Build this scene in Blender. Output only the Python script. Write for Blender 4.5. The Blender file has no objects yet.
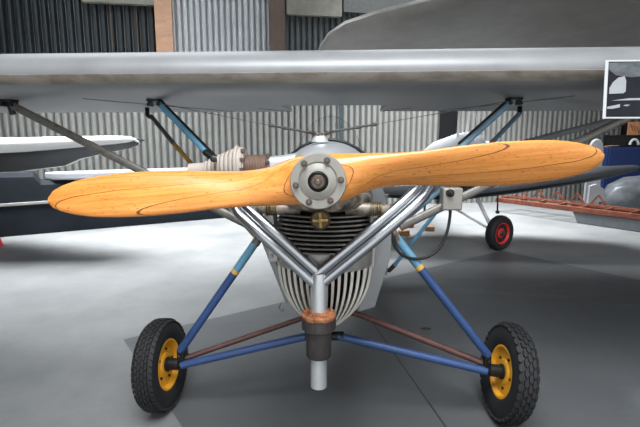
import bpy, math, random
from mathutils import Vector, Matrix
random.seed(7)
S = bpy.context.scene
COL = S.collection
PI = math.pi
V = Vector

# ------------------------------------------------------------------ camera
H = 1.16
FPX = 460.0
PITCH = math.atan((213.5 - 140.0) / FPX)
cp, sp = math.cos(PITCH), math.sin(PITCH)
cam_d = bpy.data.cameras.new('camera')
cam = bpy.data.objects.new('camera', cam_d)
COL.objects.link(cam)
cam.location = (0, 0, H)
cam.rotation_euler = (PI / 2 - PITCH, 0, 0)
cam_d.sensor_width = 36.0
cam_d.lens = 36.0 * FPX / 640.0
cam_d.clip_start = 0.05
S.camera = cam


def P(px, py, Y):
    """world point at distance Y along the floor axis seen at a place in the photo"""
    a = (px - 320.0) / FPX
    b = (213.5 - py) / FPX
    ry = cp + b * sp
    rz = -sp + b * cp
    t = Y / ry
    return V((a * t, Y, H + rz * t))


def G(px, py):
    """floor point"""
    b = (213.5 - py) / FPX
    ry = cp + b * sp
    rz = -sp + b * cp
    t = -H / rz
    return V(((px - 320.0) / FPX * t, ry * t, 0))


# ------------------------------------------------------------------ materials
def lin(c):
    r = []
    for v in c:
        v = v / 255.0
        r.append(v / 12.92 if v <= 0.04045 else ((v + 0.055) / 1.055) ** 2.4)
    return (r[0], r[1], r[2], 1.0)


def mat(name, col, rough=0.5, metal=0.0, var=0.12, scale=8.0, col2=None, amount=None, bump=0.0, bscale=60.0,
        stretch=(1, 1, 1), spec=0.5, rvar=0.0, emit=None, estr=0.0, coat=0.0):
    m = bpy.data.materials.new(name)
    m.use_nodes = True
    nt = m.node_tree
    N, L = nt.nodes, nt.links
    bs = N['Principled BSDF']
    c1 = lin(col)
    bs.inputs['Roughness'].default_value = rough
    bs.inputs['Metallic'].default_value = metal
    bs.inputs['Specular IOR Level'].default_value = spec
    bs.inputs['Coat Weight'].default_value = coat
    bs.inputs['Coat Roughness'].default_value = 0.12
    tc = N.new('ShaderNodeTexCoord')
    mp = N.new('ShaderNodeMapping')
    mp.inputs['Scale'].default_value = stretch
    L.new(tc.outputs['Object'], mp.inputs['Vector'])
    nz = N.new('ShaderNodeTexNoise')
    nz.inputs['Scale'].default_value = scale
    nz.inputs['Detail'].default_value = 6
    nz.inputs['Roughness'].default_value = 0.65
    L.new(mp.outputs['Vector'], nz.inputs['Vector'])
    rp = N.new('ShaderNodeValToRGB')
    rp.color_ramp.elements[0].position = 0.32 if amount is None else amount[0]
    rp.color_ramp.elements[1].position = 0.68 if amount is None else amount[1]
    if col2 is None:
        k0, k1 = 1 - var, 1 + var
        rp.color_ramp.elements[0].color = (c1[0] * k0, c1[1] * k0, c1[2] * k0, 1)
        rp.color_ramp.elements[1].color = (min(1, c1[0] * k1), min(1, c1[1] * k1), min(1, c1[2] * k1), 1)
    else:
        rp.color_ramp.elements[0].color = lin(col2)
        rp.color_ramp.elements[1].color = c1
    L.new(nz.outputs['Fac'], rp.inputs['Fac'])
    L.new(rp.outputs['Color'], bs.inputs['Base Color'])
    if rvar:
        mr = N.new('ShaderNodeMapRange')
        mr.inputs['To Min'].default_value = max(0.02, rough - rvar)
        mr.inputs['To Max'].default_value = min(1, rough + rvar)
        L.new(nz.outputs['Fac'], mr.inputs['Value'])
        L.new(mr.outputs['Result'], bs.inputs['Roughness'])
    if bump:
        n2 = N.new('ShaderNodeTexNoise')
        n2.inputs['Scale'].default_value = bscale
        n2.inputs['Detail'].default_value = 4
        L.new(mp.outputs['Vector'], n2.inputs['Vector'])
        bp = N.new('ShaderNodeBump')
        bp.inputs['Strength'].default_value = bump
        bp.inputs['Distance'].default_value = 0.01
        L.new(n2.outputs['Fac'], bp.inputs['Height'])
        L.new(bp.outputs['Normal'], bs.inputs['Normal'])
    if emit:
        bs.inputs['Emission Color'].default_value = lin(emit)
        bs.inputs['Emission Strength'].default_value = estr
    return m


def math_node(nt, op, a, b=None, c=None):
    n = nt.nodes.new('ShaderNodeMath')
    n.operation = op
    for i, x in enumerate((a, b, c)):
        if x is None:
            continue
        if isinstance(x, (int, float)):
            n.inputs[i].default_value = x
        else:
            nt.links.new(x, n.inputs[i])
    return n.outputs[0]


def mix_col(nt, fac, a, b, mode='MIX'):
    n = nt.nodes.new('ShaderNodeMix')
    n.data_type = 'RGBA'
    n.blend_type = mode
    for sock, x in ((n.inputs[0], fac), (n.inputs[6], a), (n.inputs[7], b)):
        if isinstance(x, (int, float)):
            sock.default_value = x
        elif isinstance(x, tuple):
            sock.default_value = x
        else:
            nt.links.new(x, sock)
    return n.outputs[2]


def wood_prop():
    """laminated propeller: glue lines lie in planes stacked along the shaft (object Y)"""
    m = bpy.data.materials.new('laminated_wood')
    m.use_nodes = True
    nt = m.node_tree
    N, L = nt.nodes, nt.links
    bs = N['Principled BSDF']
    tc = N.new('ShaderNodeTexCoord')
    sx = N.new('ShaderNodeSeparateXYZ')
    L.new(tc.outputs['Object'], sx.inputs[0])
    LT = 0.019
    yy = math_node(nt, 'ADD', sx.outputs['Y'], 0.5 + 0.0045)
    q = math_node(nt, 'DIVIDE', yy, LT)
    fr = math_node(nt, 'FRACT', q)
    ly = math_node(nt, 'FLOOR', q)
    line = math_node(nt, 'LESS_THAN', fr, 0.030)
    mp = N.new('ShaderNodeMapping')
    mp.inputs['Scale'].default_value = (1.1, 14, 26)
    L.new(tc.outputs['Object'], mp.inputs['Vector'])
    wv = N.new('ShaderNodeTexNoise')
    wv.noise_dimensions = '4D'
    wv.inputs['Scale'].default_value = 3.0
    wv.inputs['Detail'].default_value = 7
    wv.inputs['Roughness'].default_value = 0.7
    L.new(mp.outputs['Vector'], wv.inputs['Vector'])
    L.new(ly, wv.inputs['W'])
    rp = N.new('ShaderNodeValToRGB')
    e = rp.color_ramp.elements
    e[0].position, e[0].color = 0.30, lin((194, 116, 50))
    e[1].position, e[1].color = 0.72, lin((232, 164, 90))
    x = e.new(0.5)
    x.color = lin((218, 140, 64))
    L.new(wv.outputs['Fac'], rp.inputs['Fac'])
    wn = N.new('ShaderNodeTexWhiteNoise')
    wn.noise_dimensions = '1D'
    L.new(ly, wn.inputs['W'])
    tone = N.new('ShaderNodeMapRange')
    tone.inputs['To Min'].default_value = 0.90
    tone.inputs['To Max'].default_value = 1.08
    L.new(wn.outputs['Value'], tone.inputs['Value'])
    cmb = N.new('ShaderNodeCombineXYZ')
    for i in range(3):
        L.new(tone.outputs['Result'], cmb.inputs[i])
    c1 = mix_col(nt, 1.0, rp.outputs['Color'], cmb.outputs[0], 'MULTIPLY')
    # dark flecks and scratches
    mp2 = N.new('ShaderNodeMapping')
    mp2.inputs['Scale'].default_value = (45, 60, 150)
    L.new(tc.outputs['Object'], mp2.inputs['Vector'])
    fl = N.new('ShaderNodeTexNoise')
    fl.inputs['Scale'].default_value = 1.6
    fl.inputs['Detail'].default_value = 3
    L.new(mp2.outputs['Vector'], fl.inputs['Vector'])
    flr = N.new('ShaderNodeMapRange')
    flr.inputs['From Min'].default_value = 0.60
    flr.inputs['From Max'].default_value = 0.74
    L.new(fl.outputs['Fac'], flr.inputs['Value'])
    c2 = mix_col(nt, math_node(nt, 'MULTIPLY', flr.outputs['Result'], 0.7), c1, lin((120, 64, 24)))
    c3 = mix_col(nt, math_node(nt, 'MULTIPLY', line, 0.85), c2, lin((70, 34, 14)))
    L.new(c3, bs.inputs['Base Color'])
    bs.inputs['Roughness'].default_value = 0.33
    bs.inputs['Coat Weight'].default_value = 0.25
    bs.inputs['Coat Roughness'].default_value = 0.2
    return m


def floor_mat():
    m = bpy.data.materials.new('polished_concrete')
    m.use_nodes = True
    nt = m.node_tree
    N, L = nt.nodes, nt.links
    bs = N['Principled BSDF']
    tc = N.new('ShaderNodeTexCoord')
    sx = N.new('ShaderNodeSeparateXYZ')
    L.new(tc.outputs['Object'], sx.inputs[0])

    def noise(sc, det=6, rough=0.6):
        n = N.new('ShaderNodeTexNoise')
        n.inputs['Scale'].default_value = sc
        n.inputs['Detail'].default_value = det
        n.inputs['Roughness'].default_value = rough
        L.new(tc.outputs['Object'], n.inputs['Vector'])
        return n.outputs['Fac']

    def ramp(f, a, b):
        r = N.new('ShaderNodeMapRange')
        r.inputs['From Min'].default_value = a
        r.inputs['From Max'].default_value = b
        L.new(f, r.inputs['Value'])
        return r.outputs['Result']
    n1 = ramp(noise(1.3, 7), 0.35, 0.65)
    base = mix_col(nt, n1, lin((110, 112, 113)), lin((130, 131, 131)))
    n2 = ramp(noise(9, 8, 0.75), 0.45, 0.8)
    base = mix_col(nt, math_node(nt, 'MULTIPLY', n2, 0.28), base, lin((92, 94, 96)))

    def half(p, d):   # 1 where (x-p).n > 0 , n is right-hand normal of d
        p, d = V(p), V(d).normalized()
        nx, ny = d[1], -d[0]
        a = math_node(nt, 'MULTIPLY', sx.outputs['X'], nx)
        b = math_node(nt, 'MULTIPLY_ADD', sx.outputs['Y'], ny, a)
        return math_node(nt, 'GREATER_THAN', b, p[0] * nx + p[1] * ny)

    def patch(p0, u, lu, w, lw):
        p0, u, w = V(p0), V(u).normalized(), V(w).normalized()
        a = half(p0, u)
        b = half(p0 + w * lw, -u)
        c = half(p0, -w)
        d = half(p0 + u * lu, w)
        return math_node(nt, 'MULTIPLY', math_node(nt, 'MULTIPLY', a, b), math_node(nt, 'MULTIPLY', c, d))
    # large dark rotated rectangle, broken up by noise
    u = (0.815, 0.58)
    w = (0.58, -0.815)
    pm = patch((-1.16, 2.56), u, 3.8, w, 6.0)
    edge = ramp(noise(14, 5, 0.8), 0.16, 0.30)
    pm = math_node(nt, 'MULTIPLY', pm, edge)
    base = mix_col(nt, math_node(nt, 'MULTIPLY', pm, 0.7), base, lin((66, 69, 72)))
    wear = N.new('ShaderNodeTexNoise')
    wear.inputs['Scale'].default_value = 1.1
    wear.inputs['Detail'].default_value = 5
    wear.inputs['Distortion'].default_value = 1.2
    mpw = N.new('ShaderNodeMapping')
    mpw.inputs['Rotation'].default_value = (0, 0, .7)
    mpw.inputs['Scale'].default_value = (.6, 2.0, 1)
    L.new(tc.outputs['Object'], mpw.inputs['Vector'])
    L.new(mpw.outputs['Vector'], wear.inputs['Vector'])
    wr = ramp(wear.outputs['Fac'], 0.58, 0.64)
    base = mix_col(nt, math_node(nt, 'MULTIPLY', math_node(nt, 'MULTIPLY', wr, pm), 0.35), base, lin((112, 114, 115)))
    # sawn joint, parallel to the side walls
    jd = V((0.17, -1.05)).normalized()
    jn = (jd[1], -jd[0])
    a = math_node(nt, 'MULTIPLY', sx.outputs['X'], jn[0])
    b = math_node(nt, 'MULTIPLY_ADD', sx.outputs['Y'], jn[1], a)
    off = 0.345 * jn[0] + 2.77 * jn[1]
    dj = math_node(nt, 'ABSOLUTE', math_node(nt, 'SUBTRACT', b, off))
    jl = math_node(nt, 'LESS_THAN', dj, 0.0038)
    base = mix_col(nt, math_node(nt, 'MULTIPLY', jl, 0.8), base, lin((22, 23, 25)))
    # specks
    sk = ramp(noise(38, 2, 0.5), 0.71, 0.76)
    base = mix_col(nt, math_node(nt, 'MULTIPLY', sk, 0.55), base, lin((70, 70, 70)))
    L.new(base, bs.inputs['Base Color'])
    rr = N.new('ShaderNodeMapRange')
    rr.inputs['To Min'].default_value = 0.30
    rr.inputs['To Max'].default_value = 0.55
    L.new(noise(2.1, 5), rr.inputs['Value'])
    L.new(rr.outputs['Result'], bs.inputs['Roughness'])
    bs.inputs['Specular IOR Level'].default_value = 0.35
    return m


def glass_mat():
    m = bpy.data.materials.new('clear_acrylic')
    m.use_nodes = True
    nt = m.node_tree
    N, L = nt.nodes, nt.links
    for n in list(N):
        if n.type == 'BSDF_PRINCIPLED':
            N.remove(n)
    tr = N.new('ShaderNodeBsdfTransparent')
    tr.inputs['Color'].default_value = (0.93, 0.94, 0.94, 1)
    gl = N.new('ShaderNodeBsdfGlossy')
    gl.inputs['Roughness'].default_value = 0.05
    mx = N.new('ShaderNodeMixShader')
    mx.inputs[0].default_value = 0.06
    L.new(tr.outputs[0], mx.inputs[1])
    L.new(gl.outputs[0], mx.inputs[2])
    L.new(mx.outputs[0], N['Material Output'].inputs['Surface'])
    return m


M = {}
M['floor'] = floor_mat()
M['prop'] = wood_prop()
M['glass'] = glass_mat()
M['sheet'] = mat('galvanised_sheet', (146, 146, 142), 0.55, 0.15, 0.10, 1.5, bump=0.0)
M['sheet_bright'] = mat('pale_galvanised_sheet', (176, 178, 180), 0.5, 0.15, 0.10, 1.5)
M['sheet_dark'] = mat('dark_bay_sheet', (34, 39, 42), 0.5, 0.1, 0.25, 2.0)  # darker tone for the upper left bay
M['sheet_green'] = mat('weathered_dark_sheet', (72, 78, 78), 0.6, 0.1, 0.2, 2.0)
M['brick'] = mat('bare_timber', (176, 138, 112), 0.8, 0, 0.15, 6, stretch=(1, 1, 3), bump=0.1)
M['timber_dark'] = mat('old_dark_timber', (88, 73, 64), 0.8, 0, 0.2, 6, stretch=(2, 2, 0.7))
M['beam_pale'] = mat('pale_dusty_board', (118, 115, 106), 0.85, 0, 0.2, 5)
M['ceiling'] = mat('ceiling_board', (110, 112, 112), 0.9)
M['skylight'] = mat('skylight_sheet', (235, 240, 245), 0.6, emit=(235, 242, 250), estr=2.5)
M['wallpaint'] = mat('side_wall_sheet', (120, 122, 122), 0.8)
M['wing'] = mat('silver_dope_fabric', (132, 133, 134), 0.40, 0.1, 0.10, 5.0, rvar=0.1, bump=0.04, bscale=16)
M['wing_dirt'] = mat('worn_leading_edge', (142, 135, 126), 0.5, 0.1, 0.2, 26.0, stretch=(.35, 1, 1), col2=(104, 95, 84), amount=(.3, .6))
M['wing_up'] = mat('silver_dope_old', (136, 133, 128), 0.45, 0.1, 0.12, 5.0)
M['cowl'] = mat('aluminium_cowling', (182, 184, 187), 0.35, 0.35, 0.06, 9, rvar=0.08)
M['fuse'] = mat('grey_aluminium_panel', (136, 138, 139), 0.42, 0.35, 0.10, 6)
M['alu'] = mat('cast_aluminium', (168, 166, 161), 0.42, 0.55, 0.18, 22, bump=0.06)
M['alu_dirty'] = mat('oily_cast_aluminium', (142, 132, 120), 0.5, 0.35, 0.3, 30, col2=(52, 45, 39), amount=(.35, .62), bump=0.15)
M['hub'] = mat('hub_grey_metal', (146, 143, 135), 0.42, 0.25, 0.08, 14, bump=0.03)
M['hub2'] = mat('hub_grey_metal_inner', (172, 171, 166), 0.40, 0.3, 0.08, 20)
M['bolt'] = mat('brown_steel_bolt', (106, 94, 86), 0.4, 0.7, 0.25, 60)
M['black'] = mat('black_steel', (34, 33, 33), 0.45, 0.3, 0.2, 20)
M['fin'] = mat('black_fins', (92, 89, 85), 0.38, 0.5, 0.25, 20)
M['rib_pale'] = mat('pale_ribs', (205, 201, 192), 0.5, 0.15, 0.10, 20)
M['rib_gap'] = mat('dark_hull', (36, 35, 35), 0.7, 0.1, 0.2, 12)
M['chrome'] = mat('brushed_chrome', (172, 175, 179), 0.30, 1.0, 0.06, 30, rvar=0.06)
M['pipe'] = mat('dull_aluminium_tube', (205, 207, 208), 0.38, 0.75, 0.08, 24, stretch=(1, 1, .3))
M['rust'] = mat('rusty_flange', (176, 116, 78), 0.75, 0.15, 0.2, 40, col2=(112, 66, 44), amount=(.35, .6), bump=.15)
M['silencer'] = mat('sooty_steel', (66, 62, 60), 0.55, 0.4, 0.25, 30, bump=.05)
M['brass'] = mat('old_brass', (158, 130, 78), 0.4, 0.7, 0.25, 60)
M['brass_dark'] = mat('tarnished_brass', (92, 78, 52), 0.5, 0.6, 0.25, 60)
M['bellows'] = mat('ribbed_beige_hose', (168, 158, 148), 0.7, 0, 0.1, 25)
M['canister'] = mat('brown_coil', (118, 95, 82), 0.6, 0.1, 0.15, 40)
M['blue'] = mat('dark_blue_paint', (50, 76, 122), 0.4, 0.05, 0.12, 14)
M['lblue'] = mat('light_blue_paint', (104, 156, 184), 0.45, 0.05, 0.12, 14)
M['lblue_grey'] = mat('faded_light_blue', (122, 152, 170), 0.45, 0.1, 0.2, 14)
M['pale_blue'] = mat('pale_blue_paint', (178, 214, 232), 0.45, 0, 0.08, 14)
M['yellow_band'] = mat('yellow_band', (214, 168, 70), 0.6)
M['ochre'] = mat('ochre_paint', (176, 136, 70), 0.55, 0, 0.2, 20)
M['brown_tube'] = mat('red_brown_tube', (98, 66, 60), 0.55, 0.1, 0.25, 20)
M['strut_grey'] = mat('pitted_grey_tube', (116, 113, 107), 0.45, 0.35, 0.2, 30, col2=(74, 69, 62), amount=(.25, .5))
M['strut_dark'] = mat('dark_grey_tube', (96, 96, 94), 0.45, 0.4, 0.2, 30)
M['tyre'] = mat('tyre_rubber', (28, 28, 29), 0.7, 0, 0.2, 30, bump=.05)
M['rim_yellow'] = mat('yellow_rim', (232, 164, 34), 0.45, 0, 0.12, 30, col2=(170, 110, 24), amount=(.25, .45))
M['rim_red'] = mat('red_rim', (222, 48, 52), 0.45, 0, 0.12, 20)
M['white'] = mat('white_paint', (228, 228, 226), 0.45, 0, 0.05, 10)
M['white_wing'] = mat('white_wing_paint', (226, 226, 224), 0.45, 0, 0.06, 4)
M['under_shade'] = mat('shaded_underside', (28, 32, 36), 0.55, 0, 0.15, 4)  # shade under the white wing, put into the colour
M['dark_wing'] = mat('slate_grey_wing', (42, 46, 50), 0.5, 0.05, 0.14, 5)
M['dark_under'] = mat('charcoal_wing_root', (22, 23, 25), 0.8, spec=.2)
M['navy'] = mat('dark_navy_gloss', (24, 29, 36), 0.75, 0, 0.25, 3, spec=.2)
M['strip'] = mat('grey_strip', (150, 148, 144), 0.5)
M['panel_grey'] = mat('pale_grey_panel', (156, 158, 162), 0.5, 0.05, 0.08, 5)
M['rustwood'] = mat('red_brown_primer', (126, 66, 43), 0.65, 0, 0.18, 12, col2=(76, 38, 27), amount=(.3, .6))
M['pod'] = mat('hazy_grey_film', (128, 132, 135), 0.35, 0.1, 0.22, 3.0, col2=(72, 76, 79))
M['bluecab'] = mat('royal_blue_paint', (24, 48, 100), 0.5, 0, 0.1, 4)
M['orange'] = mat('orange_card', (216, 150, 106), 0.7)
M['paper'] = mat('white_paper', (188, 190, 192), 0.7, 0, 0.03)
M['ph_dark'] = mat('photo_black', (26, 28, 33), 0.6, 0, 0.3, 12, spec=.2)
M['ph_grey'] = mat('photo_cloud', (96, 100, 104), 0.6, 0, 0.35, 22, col2=(60, 64, 70), stretch=(1, 1, 2.2))
M['ph_pale'] = mat('photo_pale', (150, 153, 157), 0.35, 0, 0.06)
M['redplastic'] = mat('red_plastic', (208, 42, 42), 0.45)
M['woodblock'] = mat('rough_wood', (158, 116, 80), 0.8, 0, 0.2, 14)
M['plinth'] = mat('plinth_grey', (98, 102, 106), 0.7)
M['cord'] = mat('orange_cord', (200, 150, 90), 0.8)
M['leaf'] = mat('dry_leaf', (60, 54, 48), 0.8)


# ------------------------------------------------------------------ mesh builder
def frame(axis, up=None):
    z = V(axis).normalized()
    if up is None:
        up = V((0, 0, 1)) if abs(z.z) < 0.9 else V((0, 1, 0))
    x = up.cross(z)
    if x.length < 1e-6:
        x = V((1, 0, 0)).cross(z)
    x.normalize()
    y = z.cross(x)
    return x, y, z


class MB:
    def __init__(self):
        self.v, self.f, self.mi = [], [], []

    def add(self, vs, fs, mi=0):
        b = len(self.v)
        self.v += [V(p) for p in vs]
        for f in fs:
            self.f.append([b + i for i in f])
            self.mi.append(mi)
        return self

    def box(self, c, s, axes=None, mi=0, taper=1.0):
        ax = axes or (V((1, 0, 0)), V((0, 1, 0)), V((0, 0, 1)))
        c = V(c)
        vs = []
        for dz in (-.5, .5):
            k = 1.0 if dz < 0 else taper
            for dx, dy in ((-.5, -.5), (.5, -.5), (.5, .5), (-.5, .5)):
                vs.append(c + ax[0] * dx * s[0] * k + ax[1] * dy * s[1] * k + ax[2] * dz * s[2])
        self.add(vs, [(3, 2, 1, 0), (4, 5, 6, 7), (0, 1, 5, 4), (1, 2, 6, 5), (2, 3, 7, 6), (3, 0, 4, 7)], mi)
        return self

    def bar(self, a, b, w, h, up=None, mi=0):
        a, b = V(a), V(b)
        x, y, z = frame(b - a, up)
        return self.box((a + b) / 2, (w, h, (b - a).length), (x, y, z), mi)

    def tube(self, pts, r, n=14, mi=0, flat=1.0, up=None):
        pts = [V(p) for p in pts]
        rs = r if isinstance(r, (list, tuple)) else [r] * len(pts)
        rings = []
        px = None
        for i, p in enumerate(pts):
            if i == 0:
                d = pts[1] - p
            elif i == len(pts) - 1:
                d = p - pts[i - 1]
            else:
                d = (pts[i + 1] - p).normalized() + (p - pts[i - 1]).normalized()
            z = d.normalized()
            if px is None:
                x, y, _ = frame(z, up)
            else:
                x = (px - z * px.dot(z)).normalized()
                y = z.cross(x)
            px = x
            rings.append([p + x * math.cos(2 * PI * k / n) * rs[i] + y * math.sin(2 * PI * k / n) * rs[i] * flat for k in range(n)])
        return self.loft(rings, mi=mi)

    def loft(self, rings, cap=True, mi=0, closed=False):
        n = len(rings[0])
        vs = [p for r in rings for p in r]
        fs = []
        m = len(rings)
        for i in range(m if closed else m - 1):
            j = (i + 1) % m
            for k in range(n):
                a, b = i * n + k, i * n + (k + 1) % n
                fs.append((a, b, j * n + (k + 1) % n, j * n + k))
        if cap and not closed:
            fs.append(tuple(range(n - 1, -1, -1)))
            fs.append(tuple((m - 1) * n + k for k in range(n)))
        return self.add(vs, fs, mi)

    def lathe(self, prof, o, axis, n=40, mi=0, closed=False, cap=True, up=None):
        x, y, z = frame(axis, up)
        o = V(o)
        rings = []
        for r, h in prof:
            r = max(r, 1e-4)
            rings.append([o + z * h + (x * math.cos(2 * PI * k / n) + y * math.sin(2 * PI * k / n)) * r for k in range(n)])
        return self.loft(rings, cap=cap, mi=mi, closed=closed)

    def prism(self, poly, ext, mi=0):
        n = len(poly)
        ext = V(ext)
        a = [V(p) for p in poly]
        b = [p + ext for p in a]
        fs = [tuple(range(n - 1, -1, -1)), tuple(range(n, 2 * n))]
        fs += [(k, (k + 1) % n, n + (k + 1) % n, n + k) for k in range(n)]
        return self.add(a + b, fs, mi)

    def build(self, name, mats, parent=None, M4=None, smooth=38, bevel=0.0):
        import bmesh
        me = bpy.data.meshes.new(name)
        if not isinstance(mats, (list, tuple)):
            mats = [mats]
        org = V((0, 0, 0))
        if M4 is None:
            lo = V((min(p[i] for p in self.v) for i in range(3)))
            hi = V((max(p[i] for p in self.v) for i in range(3)))
            org = (lo + hi) / 2
            if parent is None:
                org.z = lo.z
        me.from_pydata([p - org for p in self.v], [], self.f)
        for m in mats:
            me.materials.append(m)
        for p, i in zip(me.polygons, self.mi):
            p.material_index = i
            p.use_smooth = True
        bm = bmesh.new()
        bm.from_mesh(me)
        bmesh.ops.recalc_face_normals(bm, faces=bm.faces)
        bm.to_mesh(me)
        bm.free()
        me.set_sharp_from_angle(angle=math.radians(smooth))
        o = bpy.data.objects.new(name, me)
        COL.objects.link(o)
        W = M4 if M4 is not None else Matrix.Translation(org)
        put(o, W, parent)
        if bevel:
            b = o.modifiers.new('bevel', 'BEVEL')
            b.width = bevel
            b.segments = 2
            b.limit_method = 'ANGLE'
            b.angle_limit = math.radians(50)
        return o


WM = {}


def put(o, W, parent=None):
    WM[o.name] = W
    if parent is not None:
        o.parent = parent
        o.matrix_local = WM[parent.name].inverted() @ W
    else:
        o.matrix_world = W
        o.matrix_basis = W


def tag(o, label=None, cat=None, group=None, kind=None):
    if label:
        o['label'] = label
    if cat:
        o['category'] = cat
    if group:
        o['group'] = group
    if kind:
        o['kind'] = kind
    return o


def thing(name, label, cat, loc, group=None):
    o = bpy.data.objects.new(name, None)
    o.empty_display_size = 0.1
    COL.objects.link(o)
    put(o, Matrix.Translation(V(loc)))
    return tag(o, label, cat, group)


def struct(name, mb, m, smooth=38):
    o = mb.build(name, m, None, smooth=smooth)
    o['kind'] = 'structure'
    return o


# ------------------------------------------------------------------ hangar shell
YAW = math.atan(0.184)
hx = V((math.cos(YAW), math.sin(YAW), 0))     # along the back wall
hy = V((-math.sin(YAW), math.cos(YAW), 0))    # away from the camera
O_H = V((0, 8.0, 0))
UPV = V((0, 0, 1))


def HP(a, b, z):
    return O_H + hx * a + hy * b + UPV * z


def wall_t(px, py=140):
    """distance along the back wall seen at a place in the photo"""
    b = (213.5 - py) / FPX
    u = (px - 320.0) / FPX / (cp + b * sp)
    Y = 8.0 / (1 - u * 0.184)
    return V((u * Y, Y - 8.0, 0)).dot(hx)


ROOM_L, ROOM_R, ROOM_F, ROOM_H = -8.5, 9.5, -10.8, 4.7
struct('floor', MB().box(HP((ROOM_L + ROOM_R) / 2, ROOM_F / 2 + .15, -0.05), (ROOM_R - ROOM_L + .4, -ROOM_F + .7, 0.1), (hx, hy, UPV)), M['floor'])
# keep the floor material in world coordinates
fl = bpy.data.objects['floor']
off = fl.matrix_basis.translation.copy()
for v_ in fl.data.vertices:
    v_.co += off
put(fl, Matrix.Identity(4))


def corrug(mb, a0, a1, z0, z1, b, pitch=0.104, amp=0.03, mi=0, thick=0.004):
    n = int((a1 - a0) / pitch * 12)
    rows = []
    for i in range(n + 1):
        a = a0 + (a1 - a0) * i / n
        f = (a / pitch) % 1.0
        if f < .62:
            y = -amp * .3 * math.sin(PI * f / .62)
        else:
            y = amp * 2.1 * math.sin(PI * (f - .62) / .38) ** .8
        rows.append((a, b + y))
    vs, fs = [], []
    for a, bb in rows:
        vs += [HP(a, bb, z0), HP(a, bb, z1)]
    for i in range(n):
        fs.append((2 * i, 2 * i + 2, 2 * i + 3, 2 * i + 1))
    mb.add(vs, fs, mi)
    return mb


wl = MB()
corrug(wl, ROOM_L, ROOM_R, 0.0, 2.05, 0.0)
wl.box(HP((ROOM_L + ROOM_R) / 2, 0.16, ROOM_H / 2), (ROOM_R - ROOM_L, 0.1, ROOM_H), (hx, hy, UPV))
struct('wall_back', wl, M['sheet'])
tA, tB, tC, tD = wall_t(156, 26), wall_t(173, 26), wall_t(269, 26), wall_t(284.5, 26)
struct('wall_back_dark_bay', corrug(MB(), ROOM_L, tA, 2.0, ROOM_H, 0.05, pitch=0.118), M['sheet_dark'])
struct('wall_back_pale_bay', corrug(MB(), tB, tC, 2.0, ROOM_H, 0.05, pitch=0.095), M['sheet_bright'])
struct('wall_back_right_bay', corrug(MB(), tD, ROOM_R, 2.0, ROOM_H, 0.05, pitch=0.098), M['sheet_green'])
struct('trim_1', MB().box(HP((tA + tB) / 2, -0.02, (2.02 + ROOM_H) / 2), (tB - tA, 0.14, ROOM_H - 2.02), (hx, hy, UPV)), M['brick'])
struct('trim_2', MB().box(HP((tC + tD) / 2, -0.02, (2.02 + ROOM_H) / 2), (tD - tC, 0.14, ROOM_H - 2.02), (hx, hy, UPV)), M['timber_dark'])
struct('trim_3', MB().box(HP(0.5, 0.03, 2.03), (ROOM_R - ROOM_L - 1.1, 0.12, 0.1), (hx, hy, UPV)), M['timber_dark'])
# thin battens on the dark bay
for i, px in enumerate((111, 137)):
    t = wall_t(px, 26)
    struct('trim_%d' % (4 + i), MB().box(HP(t, 0.02, 3.1), (0.014, 0.03, 2.05), (hx, hy, UPV)), M['timber_dark'])
# horizontal boards near the eaves
zt = 3.28
struct('trim_6', MB().box(HP((wall_t(84, 6) + tA) / 2, -0.03, zt + .03), (tA - wall_t(84, 6), 0.1, 0.22), (hx, hy, UPV)), M['beam_pale'])
struct('trim_7', MB().box(HP((wall_t(286, 6) + wall_t(341, 6)) / 2, -0.03, zt + .02), (wall_t(341, 6) - wall_t(286, 6), 0.1, 0.27), (hx, hy, UPV)), M['beam_pale'])
struct('trim_8', MB().box(HP((tB + tC) / 2, -0.0, zt + .25), (tC - tB, 0.1, 0.16), (hx, hy, UPV)), M['timber_dark'])
struct('trim_9', MB().box(HP((wall_t(343, 6) + wall_t(440, 6)) / 2, -0.0, zt + .12), (wall_t(440, 6) - wall_t(343, 6), 0.1, 0.30), (hx, hy, UPV)), M['strut_dark'])
# dark gap between the sheets to the right, pale conduit beside the far post
struct('trim_10', MB().box(HP(wall_t(447), -0.03, 1.0), (wall_t(456) - wall_t(439), 0.03, 2.0), (hx, hy, UPV)), M['dark_under'])
struct('trim_11', MB().box(HP(wall_t(623), -0.06, 1.03), (0.16, 0.1, 2.06), (hx, hy, UPV)), M['black'])
struct('wall_left', MB().box(HP(ROOM_L - .05, ROOM_F / 2, ROOM_H / 2), (0.1, -ROOM_F, ROOM_H), (hx, hy, UPV)), M['wallpaint'])
struct('wall_right', MB().box(HP(ROOM_R + .05, ROOM_F / 2, ROOM_H / 2), (0.1, -ROOM_F, ROOM_H), (hx, hy, UPV)), M['wallpaint'])
fw = MB()
for (a0_, a1_, z0_, z1_) in ((ROOM_L, -5.5, 0, ROOM_H), (6.5, ROOM_R, 0, ROOM_H), (-5.5, 6.5, 3.9, ROOM_H)):
    fw.box(HP((a0_ + a1_) / 2, ROOM_F, (z0_ + z1_) / 2), (a1_ - a0_, .1, z1_ - z0_), (hx, hy, UPV))
struct('wall_front', fw, M['wallpaint'])
struct('ceiling', MB().box(HP((ROOM_L + ROOM_R) / 2, ROOM_F / 2, ROOM_H + .05), (ROOM_R - ROOM_L + .2, -ROOM_F, 0.1), (hx, hy, UPV)), M['ceiling'])
SKY = [(-2.9, -2.2, 3.2, 2.6), (1.7, -1.6, 3.0, 2.0), (-1.6, -8.6, 3.0, 2.6), (6.5, -7.5, 1.6, 4.0)]
for i, (a, b, sa, sb) in enumerate(SKY):
    struct('window_%d' % (i + 1), MB().box(HP(a, b, ROOM_H - .03), (sa, sb, 0.05), (hx, hy, UPV)), M['skylight'])

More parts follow.
